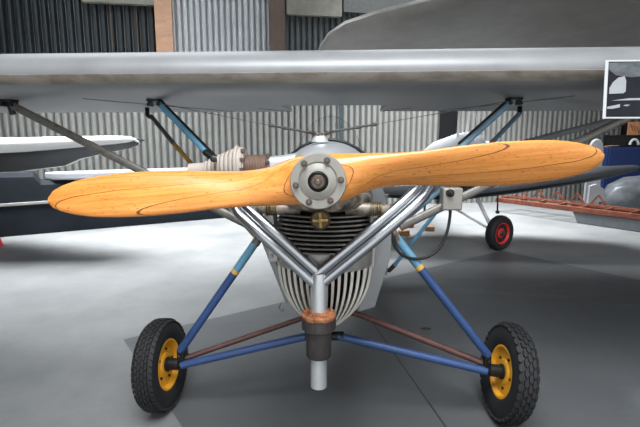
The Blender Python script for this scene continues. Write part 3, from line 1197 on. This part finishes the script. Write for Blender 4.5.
for i in range(len(cpv) - 1):
    p0, p1, p2, p3 = cpv[max(i - 1, 0)], cpv[i], cpv[i + 1], cpv[min(i + 2, len(cpv) - 1)]
    for k in range(5):
        t = k / 5
        fine.append(.5 * ((2 * p1) + (p2 - p0) * t + (2 * p0 - 5 * p1 + 4 * p2 - p3) * t * t + (3 * p1 - p0 - 3 * p2 + p3) * t ** 3))
fine.append(cpv[-1])
MB().tube(fine, .0062, 10).build('control_cable', M['black'], plane)

# ---- undercarriage
cL = V((-.688, 1.875, .196))
cR = V((.778, 1.785, .2065))
aL = V((math.cos(math.radians(4.5)), -.10, math.sin(math.radians(-3.5)) * -1)).normalized()
aR = V((-math.cos(math.radians(7)), -.0, math.sin(math.radians(8)))).normalized()
wL = wheel(plane, cL, aL, .195, .086, .106, 'zig', M['rim_yellow'])
wR = wheel(plane, cR, aR, .201, .075, .106, 'hex', M['rim_yellow'])
hL = cL + aL * .075
hR = cR + aR * .075
for h_, a_, c_ in ((hL, aL, cL), (hR, aR, cR)):
    b = MB()
    b.lathe([(.026, -.05), (.026, 0), (.016, .006), (.016, .03), (.002, .03)], h_, a_, 20)
    b.box(h_ + a_ * .012 + UPV * .028, (.026, .03, .075))
    b.box(h_ + a_ * .016 + V((0, .03, .004)), (.03, .06, .03))
    b.lathe([(.008, 0), (.008, .012), (.002, .013)], h_ + a_ * .012 + V((0, -.018, .045)), V((0, -1, 0)), 8)
    b.build('axle_bracket', M['black'], plane, bevel=.002)


def two_tone(top, bot, f):
    k = top.lerp(bot, f)
    k2 = top.lerp(bot, f + .025)
    MB().tube([top, k], .0175, 14).build('gear_strut', M['lblue'], plane)
    o = MB().tube([k, bot], .0175, 14).build('gear_strut', M['blue'], plane)
    MB().tube([k - (bot - top).normalized() * .002, k2], .0182, 14).build('strut_band', M['yellow_band'], o)


two_tone(gtl, hL + V((.01, 0, .06)), .27)
two_tone(gtr, hR + V((-.01, 0, .065)), .24)
MB().tube([hL + V((.045, -.004, .115)), hL + V((.065, -.004, .115))], .007, 8).build('strut_lug', M['black'], plane)
# end collars
for g_, d in ((gtl, -1), (gtr, 1)):
    b = MB()
    b.tube([g_ + V((d * .012, 0, -.02)), g_ + V((-d * .02, 0, .03)), g_ + V((-d * .06, .02, .05))], [.019, .018, .016], 12)
    b.build('strut_socket', M['alu_dirty'], plane)
kl = P(308, 336, 1.86)
kr = P(338, 336, 1.84)
MB().tube([hL + V((.015, -.012, .0)), kl], .0165, 14).build('axle_strut', M['blue'], plane)
MB().tube([hR + V((-.015, -.012, .0)), kr], .0165, 14).build('axle_strut', M['blue'], plane)
kb = MB()
kb.tube([kl + V((-.01, 0, .001)), kr + V((.025, 0, 0))], .019, 12)
kb.box((kl + kr) / 2 + V((0, .01, .055)), (.05, .05, .10))
kb.tube([(kl + kr) / 2 + V((0, 0, .01)), (kl + kr) / 2 + V((0, .22, .04))], .016, 10)
kb.build('keel_fitting', M['black'], plane)
krl = P(303, 318, 2.06)
krr = P(358, 314, 2.06)
MB().tube([hL + V((.02, .02, .015)), krl, A(0, .80, .385)], .012, 12).build('drag_strut', M['brown_tube'], plane)
MB().tube([hR + V((-.02, .02, .02)), krr, A(0, .80, .385)], .014, 12).build('drag_strut', M['brown_tube'], plane)
# pale blue brace hanging to the right of the fuselage
b0, b1 = P(437, 211, 1.84), P(394, 266, 2.0)
MB().tube([b0, b1], .0085, 10).build('jury_brace', M['lblue'], plane)
MB().tube([b1 + V((.006, 0, .008)), b1 + V((-.02, 0, -.02)), b1 + V((-.09, .02, -.03))], .010, 10).build('brace_foot', M['black'], plane)
# tail: fin, tailplane, skid (behind the wing)
tl = MB()
tl.prism([A(-.012, 2.25, .80), A(-.012, 2.62, .76), A(-.012, 2.62, 1.02), A(-.012, 2.5, 1.04)], ax * .024)
tl.build('tail_fin', M['wing'], plane, bevel=.006)
tp = MB()
tp.prism([A(-.42, 2.55, .70), A(-.36, 2.35, .70), A(0, 2.22, .70), A(.36, 2.35, .70), A(.42, 2.55, .70)], UPV * .02)
tp.build('tailplane', M['wing'], plane, bevel=.006)
MB().tube([A(0, 2.35, .58), A(0, 2.5, .2), A(0, 2.58, .012), A(0, 2.66, .012)], .012, 10).build('tail_skid', M['black'], plane)

# ================================================================== PARKED BIPLANE (right, behind)
bi = thing('parked_biplane', 'grey biplane parked behind on the right, slate wings and one red-rimmed wheel in view', 'aeroplane', (1.35, 5.2, 0))
f = MB()
rings = []
for (Y, w, z0, z1, cx) in ((4.62, .08, .84, 1.05, 1.60), (4.70, .13, .78, 1.15, 1.60), (4.9, .165, .74, 1.25, 1.60), (5.3, .18, .72, 1.24, 1.60), (6.0, .17, .70, 1.15, 1.54), (6.9, .08, .80, 1.02, 1.58)):
    rings.append([V((x, Y, z)) for x, z in superring(cx, w, z0, z1, 28, 2.2)])
f.loft(rings)
f.build('fuselage', M['panel_grey'], bi)
sc_ = MB()
rings = []
for (x, zt_, zb_) in ((1.62, 1.16, .95), (1.85, 1.145, .95), (2.05, 1.12, 1.0), (2.15, 1.09, 1.04)):
    rings.append([V((x, 4.98 + yy, zz)) for yy, zz in superring(0, .12, zb_, zt_, 20, 2.4)])
sc_.loft(rings)
sc_.build('wing_root_fairing', M['panel_grey'], bi)


def wing3(sections, name, parent, m, belly=.4, smooth=50):
    """sections: (x, yLE, zLE, yTE, zTE, thickness)"""
    b = MB()
    b.loft([[V((x, y, z)) for y, z in airfoil(y0, z0, y1, z1, th / max(.01, (y1 - y0)) * (y1 - y0), 10, belly)] for (x, y0, z0, y1, z1, th) in sections])
    return b.build(name, m, parent, smooth=smooth)


tip = P(641, 170, 4.75)
lw = wing3([(1.5, 4.62, .61, 5.7, .56, .18), (2.0, 4.60, .675, 5.7, .62, .18), (2.6, 4.58, .765, 5.6, .71, .16), (2.95, 4.60, .825, 5.5, .77, .13), (3.22, 4.68, .862, 5.4, .82, .075), (3.33, 4.80, .878, 5.25, .85, .045), (3.36, 4.92, .882, 5.1, .87, .02)], 'lower_wing', bi, M['dark_wing'])
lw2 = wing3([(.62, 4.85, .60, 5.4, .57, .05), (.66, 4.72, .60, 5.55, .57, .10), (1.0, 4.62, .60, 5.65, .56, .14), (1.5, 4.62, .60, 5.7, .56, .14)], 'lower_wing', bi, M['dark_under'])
# upper wing: rounded left tip, broad towards the right
uw = []
for (x, yl, zl, yt, zt_, th) in ((-.03, 4.75, 2.00, 4.95, 1.96, .03), (.0, 4.58, 2.04, 5.02, 1.95, .07), (.08, 4.36, 2.10, 5.08, 1.94, .11), (.22, 4.18, 2.15, 5.1, 1.93, .14), (.45, 4.03, 2.19, 5.1, 1.92, .16), (.84, 3.83, 2.235, 5.1, 1.92, .17),
                             (1.5, 3.45, 2.33, 5.1, 1.92, .18), (2.2, 3.05, 2.43, 5.1, 1.92, .18), (3.2, 2.5, 2.56, 5.1, 1.92, .18), (3.6, 2.4, 2.6, 5.0, 1.95, .10)):
    uw.append((x, yl, zl, yt, zt_, th))
upw = wing3(uw, 'upper_wing', bi, M['wing_up'], belly=.35)
for (xa, ya, za, xb, yb, zb) in ((1.49, 5.05, 1.10, 1.49, 5.0, 1.92), (1.62, 5.2, 1.10, 1.66, 5.05, 1.95)):
    MB().tube([V((xa, ya, za)), V((xb, yb, zb))], .014, 10).build('cabane_strut', M['white'], bi)
for (a_, b_) in ((P(480, 138, 4.95), P(462, 104, 4.9)), (P(484, 138, 4.95), P(474, 104, 4.9))):
    MB().tube([a_, b_ + V((0, 0, .5))], .004, 6).build('bracing_wire', M['white'], bi)
wc = V((1.905, 4.79, .187))
wheel(bi, wc, V((.53, -.85, 0)), .187, .105, .112, 'plain', M['rim_red'])
wheel(bi, V((.66, 4.95, .187)), V((.98, -.2, 0)), .187, .105, .098, 'plain', M['rim_red'])
hub_ = wc + V((-.06, .05, .02))
MB().tube([P(476, 196, 4.86), hub_ + V((.0, 0, .01))], .019, 10).build('gear_leg', M['white'], bi)
MB().tube([P(440, 200, 4.95), hub_ + V((-.01, 0, 0))], .013, 10).build('gear_leg', M['white'], bi)
MB().tube([V((1.25, 4.9, .62)), V((.72, 4.93, .19))], .014, 10).build('gear_leg', M['white'], bi)
tq = MB()
q0 = P(497.5, 194, 4.75)
q1 = P(497.5, 212, 4.75)
tq.tube([q0 + V((0, 0, .06)), q1], .009, 8)
tq.lathe([(.002, -.02), (.018, -.012), (.022, 0), (.018, .012), (.002, .02)], q1, UPV, 14)
tq.build('tie_down_ring', M['black'], bi)
MB().tube([V((1.58, 6.7, .85)), V((1.58, 6.9, .012)), V((1.58, 7.0, .012))], .018, 8).build('tail_skid', M['black'], bi)

# ================================================================== PARKED WHITE-WINGED AEROPLANE (left)
wa = thing('parked_aeroplane', 'white aeroplane parked at the left edge, its grey-tipped wing reaching in above the propeller', 'aeroplane', (-5.4, 4.9, 0))
ww = MB()


def ring_w(x, yl, zl, yt, zt_, th):
    return [V((x, y, z)) for y, z in airfoil(yl, zl, yt, zt_, th, 10, .42)]


secs = [(-5.35, 4.12, 1.09, 5.14, .76, .25), (-4.7, 4.15, 1.10, 5.15, .77, .24), (-3.4, 4.22, 1.115, 5.25, .80, .215), (-2.75, 4.27, 1.13, 5.05, .88, .18), (-2.55, 4.28, 1.135, 4.98, .96, .165), (-2.2, 4.30, 1.15, 4.85, 1.03, .13), (-1.92, 4.33, 1.162, 4.75, 1.08, .10), (-1.82, 4.40, 1.166, 4.68, 1.11, .07), (-1.79, 4.48, 1.166, 4.62, 1.13, .03)]
rings = [ring_w(*s) for s in secs]
nR = len(rings[0])
vs = [p for r in rings for p in r]
for i in range(len(rings) - 1):
    for k in range(nR):
        # top and nose white, underside near-black, its shade painted into the colour
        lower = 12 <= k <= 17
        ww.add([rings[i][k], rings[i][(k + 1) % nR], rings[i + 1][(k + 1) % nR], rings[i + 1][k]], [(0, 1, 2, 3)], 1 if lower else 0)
ww.add(rings[0], [tuple(range(nR))], 0)
ww.add(rings[-1], [tuple(range(nR))], 0)
import bmesh
wwo = ww.build('wing', [M['white_wing'], M['under_shade']], wa, smooth=50)
bm = bmesh.new()
bm.from_mesh(wwo.data)
bmesh.ops.remove_doubles(bm, verts=bm.verts, dist=1e-5)
bmesh.ops.recalc_face_normals(bm, faces=bm.faces)
bm.to_mesh(wwo.data)
bm.free()
wt = MB()
p0, p1, p2, p3 = P(92, 146, 4.70), P(118, 136, 4.70), P(141, 138.5, 4.70), P(118, 147, 4.70)
wt.prism([p0, p3, p2, p1], V((0, .12, -.02)))
wt.build('aileron_tip', M['dark_wing'], wa, bevel=.006)
f = MB()
rings = []
for (Y, w, z0, z1) in ((3.9, .12, .7, 1.0), (4.2, .26, .5, 1.15), (4.8, .32, .42, 1.22), (5.4, .28, .5, 1.1), (5.9, .12, .62, .92)):
    rings.append([V((x, Y, z)) for x, z in superring(-5.4, w, z0, z1, 24, 2.3)])
f.loft(rings)
f.build('fuselage', M['white_wing'], wa)
wheel(wa, V((-5.4, 4.5, .2)), V((1, 0, 0)), .2, .1, .1, 'plain', M['rim_red'], 'wheel')
MB().tube([V((-5.36, 4.5, .2)), V((-5.32, 4.5, .55))], .03, 10).build('gear_leg', M['white'], wa)
MB().tube([V((-5.4, 5.6, .7)), V((-5.4, 5.75, .012))], .02, 10).build('tail_skid', M['black'], wa)

# ================================================================== DARK BODY ALONG THE WALL (left)
d0 = V((-5.2, 4.66, 0))
dd = V((2.48, 1.44, 0)).normalized()
dn = V((-dd.y, dd.x, 0))
df = thing('stored_fuselage', 'long dark navy fuselage shell lying on the floor along the left back wall', 'fuselage', d0 + dd * 2.5)
b = MB()
rings = []
for (s, w, h) in ((.95, .30, .68), (1.1, .36, .77), (1.5, .40, .78), (1.95, .40, .77), (2.02, .40, .66), (3.0, .40, .655), (4.4, .36, .63), (5.1, .26, .60), (5.3, .2, .55)):
    ring = []
    for (u_, z) in ((0, 0.0), (-.02, .10), (-.0, .42), (.02, .62), (.08, .92), (.2, 1.0), (.8, 1.0), (.92, .92), (1, .6), (1, 0)):
        ring.append(d0 + dd * s + dn * (u_ * w) + UPV * z * h)
    rings.append(ring)
b.loft(rings)
b.build('fuselage_shell', M['navy'], df, smooth=30)
st_ = MB()
st_.bar(d0 + dd * 1.1 - dn * .012 + UPV * .385, d0 + dd * 3.2 - dn * .012 + UPV * .405, .02, .035)
st_.build('rubbing_strip', M['strip'], df, bevel=.004)
# pale tail panel lying on it
q0 = d0 + dd * 2.2
tailp = MB()
base = []
L0 = d0 + dd * 2.06 + dn * .0
for (s, n_) in ((0, .14), (.12, .02), (.35, -.04), (2.2, -.02), (2.3, .10), (2.25, .30), (.3, .30), (.1, .25)):
    base.append(L0 + dd * s + dn * n_ + UPV * .661)
tailp.prism(base, UPV * .095)
to = tailp.build('tailplane_panel', M['panel_grey'], None, bevel=.02)
tag(to, 'pale grey pointed tailplane panel lying on top of the dark navy fuselage shell', 'aircraft panel')

# red chock at the left edge
g = G(-17, 249)
ck = MB()
ck.prism([g + V((-.14, 0, 0)), g + V((.12, 0, 0)), g + V((.07, 0, .17)), g + V((-.12, 0, .20))], V((0, .16, 0)))
tag(ck.build('wheel_chock', M['redplastic'], None, bevel=.01), 'red wedge-shaped chock on the floor at the left edge of the view', 'chock')

# ================================================================== RIGHT BACKGROUND
# wing skeleton on a grey plinth
sk = thing('wing_skeleton', 'red-brown uncovered wing frame with ribs and spars on the right', 'wing frame', (3.9, 5.6, 0))
s0, s1 = P(496, 199, 7.5), P(700, 225, 5.25)
s0.z = s1.z = .185
sd = (s1 - s0).normalized()
sn = V((-sd.y, sd.x, 0)).normalized()
fs = MB()
fs.bar(s0 + UPV * .008, s1 + UPV * .008, .04, .07)
fs.build('front_spar', M['rustwood'], sk, bevel=.003)
u0, u1 = s0 + sn * .16 + UPV * .055, s1 + sn * .16 + UPV * .055
MB().bar(u0, u1, .025, .03).build('upper_rail', M['rustwood'], sk, bevel=.002)
r0, r1 = s0 + sn * .42 + UPV * .03, s1 + sn * .42 + UPV * .03
MB().bar(r0, r1, .035, .05).build('rear_spar', M['rustwood'], sk, bevel=.003)
Ls = (s1 - s0).length
for i in range(9):
    f_ = (i + .15) / 8.6
    a_, b_, c_ = s0.lerp(s1, f_), u0.lerp(u1, f_ + .03), r0.lerp(r1, f_ + .03)
    rb = MB()
    rb.bar(a_ + UPV * .01, b_, .022, .045)
    rb.bar(b_, c_, .02, .03)
    rb.build('rib', M['rustwood'], sk)
for i in range(9):
    f_ = (i + .2) / 9
    tr = MB()
    a_, b_, c_ = r0.lerp(r1, f_), r0.lerp(r1, f_ + .045) + UPV * .16, r0.lerp(r1, f_ + .09)
    if i > 4:
        continue
    tr.bar(a_, b_, .02, .022)
    tr.bar(b_, c_, .02, .022)
    tr.build('truss_brace', M['rustwood'], sk)
bd_ = MB()
bd_.bar(s0.lerp(s1, .42) + sn * .165 + UPV * .04, s0.lerp(s1, .98) + sn * .165 + UPV * .04, .006, .09)
bd_.build('spar_web', M['rustwood'], sk)
# plinth
pl0 = s0.lerp(s1, .46) + sn * .0
pl1 = s0.lerp(s1, .99) + sn * .0
zt_ = min(pl0.z, pl1.z)
b = MB()
zA, zB = pl0.z - .0295, pl1.z - .0295
w_ = sn * .36
b.add([V((pl0.x, pl0.y, 0)) + sd * .08, V((pl1.x, pl1.y, 0)), V((pl1.x, pl1.y, 0)) + w_, V((pl0.x, pl0.y, 0)) + sd * .08 + w_,
       V((pl0.x, pl0.y, zA)), V((pl1.x, pl1.y, zB)), V((pl1.x, pl1.y, zB)) + w_, V((pl0.x, pl0.y, zA)) + w_],
      [(3, 2, 1, 0), (4, 5, 6, 7), (0, 1, 5, 4), (1, 2, 6, 5), (2, 3, 7, 6), (3, 0, 4, 7)])
tag(b.build('plinth', M['plinth'], None, bevel=.01), 'low grey plinth under the red-brown wing frame', 'plinth')

# hazy pod behind the skeleton
pd = thing('wrapped_fuselage', 'hazy grey film-wrapped fuselage pod behind the red-brown wing frame', 'fuselage', (4.7, 6.6, 0))
b = MB()
rings = []
for (s, w, z0, z1) in ((0, .05, .15, .32), (.12, .22, .05, .50), (.4, .34, .0, .60), (1.0, .40, .0, .64), (1.8, .38, .0, .62), (2.4, .25, .05, .5)):
    c = P(603, 200, 7.0)
    c.z = 0
    ring = [c + hx * s + hy * 0 + V((0, y_, z_)) for y_, z_ in superring(0, w * .85, z0, z1, 24, 2.3)]
    rings.append(ring)
b.loft(rings)
b.build('pod_shell', M['pod'], pd)
b = MB()
b.prism([P(588, 204, 6.95), P(606, 201, 6.95), P(604, 189, 6.95), P(597, 184, 6.95), P(590, 186, 6.95)], V((.0, .05, .0)))
b.build('pod_bracket', M['panel_grey'], pd, bevel=.004)

# pale rudder standing behind the right blade tip
b = MB()
Yr = 7.1
pts = []
for k in range(13):
    a = PI * k / 12
    pts.append(V((P(596, 160, Yr).x + math.cos(a) * .115, Yr, .98 + math.sin(a) * .20)))
pts = [V((pts[0].x, Yr, 0.0))] + pts + [V((pts[-1].x, Yr, 0.0))]
b.prism(pts, V((0, .06, 0)))
tag(b.build('rudder', M['panel_grey'], None, bevel=.015), 'pale grey round-topped rudder standing upright behind the right propeller tip', 'rudder')

# blue cabinet with things on it
cab = thing('blue_cabinet', 'royal blue cabinet against the back wall on the far right', 'cabinet', V((P(640, 200, 7.6).x, 7.6, 0)))
ca0 = P(607, 150, 7.7).x
b = MB()
zc0 = P(610, 147, 7.7).z
b.box(V((ca0 + .9, 7.95, zc0 / 2)), (1.8, .5, zc0))
b.build('cabinet_body', M['bluecab'], cab, bevel=.008)
for i in range(2):
    d_ = MB()
    d_.box(V((ca0 + .46 + .88 * i, 7.69, zc0 / 2 + .02)), (.86, .02, zc0 - .1))
    do = d_.build('door', M['bluecab'], cab, bevel=.006)
    MB().tube([V((ca0 + .80 + .24 * i, 7.67, .7)), V((ca0 + .80 + .24 * i, 7.67, .82))], .01, 8).build('handle', M['alu'], do)
cr_ = MB()
cx_ = P(613, 140, 7.8).x
cr_.box(V((cx_ + .28, 7.92, zc0 + .09)), (.56, .26, .18))
cr_.box(V((cx_ + .28, 7.92, zc0 + .185)), (.58, .28, .025))
tag(cr_.build('storage_box', M['black'], None, bevel=.008), 'black storage box on the blue cabinet', 'box')
nt_ = thing('notice_card', 'orange striped card standing on the black storage box', 'card', V((P(633, 130, 7.9).x, 7.9, zc0 + .2)))
ox = P(633, 130, 7.9).x
b = MB()
b.box(V((ox, 7.9, zc0 + .1975 + .11)), (.18, .03, .22))
b.build('card', M['orange'], nt_)
b = MB()
for k in range(3):
    a_ = V((ox - .06 + .05 * k, 7.884, zc0 + .38 - .02 * k))
    b.bar(a_, a_ + V((.05, 0, -.11)), .006, .014, up=V((0, 1, 0)))
b.build('card_stripe', M['brown_tube'], nt_)
hs = MB()
hc = V((P(634, 143, 7.74).x, 7.735, zc0 + .075))
ring_pts = [hc + V((-math.cos(a) * .07, 0, -.04 + math.sin(a) * .09)) for a in [PI * k / 12 for k in range(13)]]
hs.tube(ring_pts, .02, 10)
tag(hs.build('hose', M['white'], None), 'short white curled hose on the blue cabinet in front of the black box', 'hose')
# cord from the rudder to the box
cd = MB()
ra = P(604, 144.5, Yr)
rb_ = V((cx_ + .1, 7.785, zc0 + .02))
cd.tube([V((P(596, 160, Yr).x + .112, Yr - .006, 1.06)), ra.lerp(rb_, .5) + V((0, 0, -.01)), rb_], .008, 8)
tag(cd.build('cord', M['cord'], None), 'thin orange cord from the rudder to the black box', 'cord')

# odds and ends on the floor behind the right undercarriage leg
for i, (px, py, w_, lab) in enumerate(((404.5, 236, .13, 'small wooden block on the floor nearest the right side of the engine'), (430, 231.5, .12, 'small wooden block on the floor behind the black cable loop'))):
    g = G(px, py)
    b = MB()
    b.box(g + V((0, .05, .03)), (w_, .10, .06))
    tag(b.build('wooden_block', M['woodblock'], None, bevel=.004), lab, 'block', 'wooden blocks on the hangar floor')
g = G(408, 228)
rc = thing('fuel_can', 'small red can on the floor between the two wooden blocks', 'can', g)
b = MB()
b.box(g + V((0, .06, .085)), (.17, .11, .17))
b.build('can_body', M['redplastic'], rc, bevel=.02)
b = MB()
b.tube([g + V((.03, .06, .16)), g + V((.06, .06, .21)), g + V((.10, .05, .23))], .014, 10)
b.build('can_spout', M['black'], rc)
g = G(425.5, 329)
b = MB()
b.prism([g + V((-.03, 0, 0.001)), g + V((0, -.010, 0.001)), g + V((.032, -.004, 0.001)), g + V((.01, .012, 0.001)), g + V((-.012, .010, .001))], V((0, 0, .006)))
tag(b.build('dry_leaf', M['leaf'], None), 'dark dry leaf on the floor right of the engine', 'leaf')

# ================================================================== PHOTO PRINT hung from the wing
ph = thing('photo_print', 'black and white aeroplane photograph with a white border hung from the right wing', 'photograph', P(640, 120, 1.60))
cTL = P(607.5, 60, 1.585)
cBL = P(602.5, 118.5, 1.57)
ex = V((.99, -.06, .0)).normalized()
ey = (cTL - cBL).normalized()
ey = (ey - ex * ey.dot(ex)).normalized()
en_ = ex.cross(ey)
if en_.y > 0:
    en_ = -en_
Wd, Ht = .292, (cTL - cBL).length


def Q(x, y, d=0.0):
    return cBL + ex * x * Wd + ey * y * Ht + en_ * d


b = MB()
b.prism([Q(0, 0), Q(1, 0), Q(1, 1), Q(0, 1)], -en_ * .002)
b.build('paper_sheet', M['paper'], ph)
m0x, m0y = .035, .03
b = MB()
b.prism([Q(m0x, m0y, .0005), Q(1 - m0x, m0y, .0005), Q(1 - m0x, 1 - m0y, .0005), Q(m0x, 1 - m0y, .0005)], en_ * .0006)
pi_ = b.build('photo_image', M['ph_dark'], ph)
b = MB()
b.prism([Q(m0x, .98 - m0y, .0013), Q(m0x, .84, .0013), Q(.12, .74, .0013), Q(.3, .70, .0013), Q(.5, .74, .0013), Q(.75, .72, .0013), Q(1 - m0x, .8, .0013), Q(1 - m0x, .98, .0013)], en_ * .0004)
b.build('photo_sky', M['ph_grey'], pi_)
b = MB()
b.prism([Q(.055, .42, .002), Q(.055, .52, .002), Q(.09, .62, .002), Q(.15, .70, .002), Q(.215, .72, .002), Q(.235, .64, .002), Q(.235, .46, .002), Q(.21, .43, .002)], en_ * .0004)
b.build('photo_fin', M['ph_pale'], pi_)
b = MB()
b.prism([Q(.08, .305, .002), Q(.28, .345, .002), Q(.8, .345, .002), Q(.8, .315, .002), Q(.25, .31, .002)], en_ * .0004)
b.prism([Q(m0x + .005, .20, .002), Q(.18, .245, .002), Q(.18, .19, .002), Q(.10, .165, .002), Q(m0x + .005, .165, .002)], en_ * .0004)
b.prism([Q(.215, .215, .002), Q(.24, .235, .002), Q(.29, .235, .002), Q(.27, .21, .002)], en_ * .0004)
b.prism([Q(.42, .55, .002), Q(.62, .60, .002), Q(.8, .56, .002), Q(.62, .50, .002)], en_ * .0004)
b.build('photo_aircraft', M['ph_pale'], pi_)
b = MB()
for xx in (.35, .8):
    t0 = Q(xx, 1.0)
    b.tube([t0 + en_ * .001, A((t0 - OA).dot(ax), 1.7175 - 1.27, 1.412)], .0012, 6)
b.build('hanging_thread', M['strut_dark'], ph)

# ================================================================== light
for i, (a, b_, sa, sb) in enumerate(SKY):
    ld = bpy.data.lights.new('skylight_lamp', 'AREA')
    ld.shape = 'RECTANGLE'
    ld.size, ld.size_y = sa, sb
    ld.energy = (255, 245, 235, 10)[i]
    ld.spread = math.radians((75, 80, 140, 140)[i])
    ld.color = (0.95, 0.98, 1.0)
    lo_ = bpy.data.objects.new('skylight_lamp', ld)
    COL.objects.link(lo_)
    lo_.location = HP(a, b_, ROOM_H - .08)
    lo_.rotation_euler = (0, 0, YAW)
w = bpy.data.worlds.new('sky')
S.world = w
w.use_nodes = True
bg = w.node_tree.nodes['Background']
bg.inputs['Color'].default_value = (0.95, 0.975, 1.0, 1)
bg.inputs['Strength'].default_value = 1.25

S.view_settings.view_transform = 'Standard'
S.view_settings.look = 'None'
S.view_settings.gamma = 1.0
S.view_settings.exposure = 0.28
S.view_settings.use_curve_mapping = False
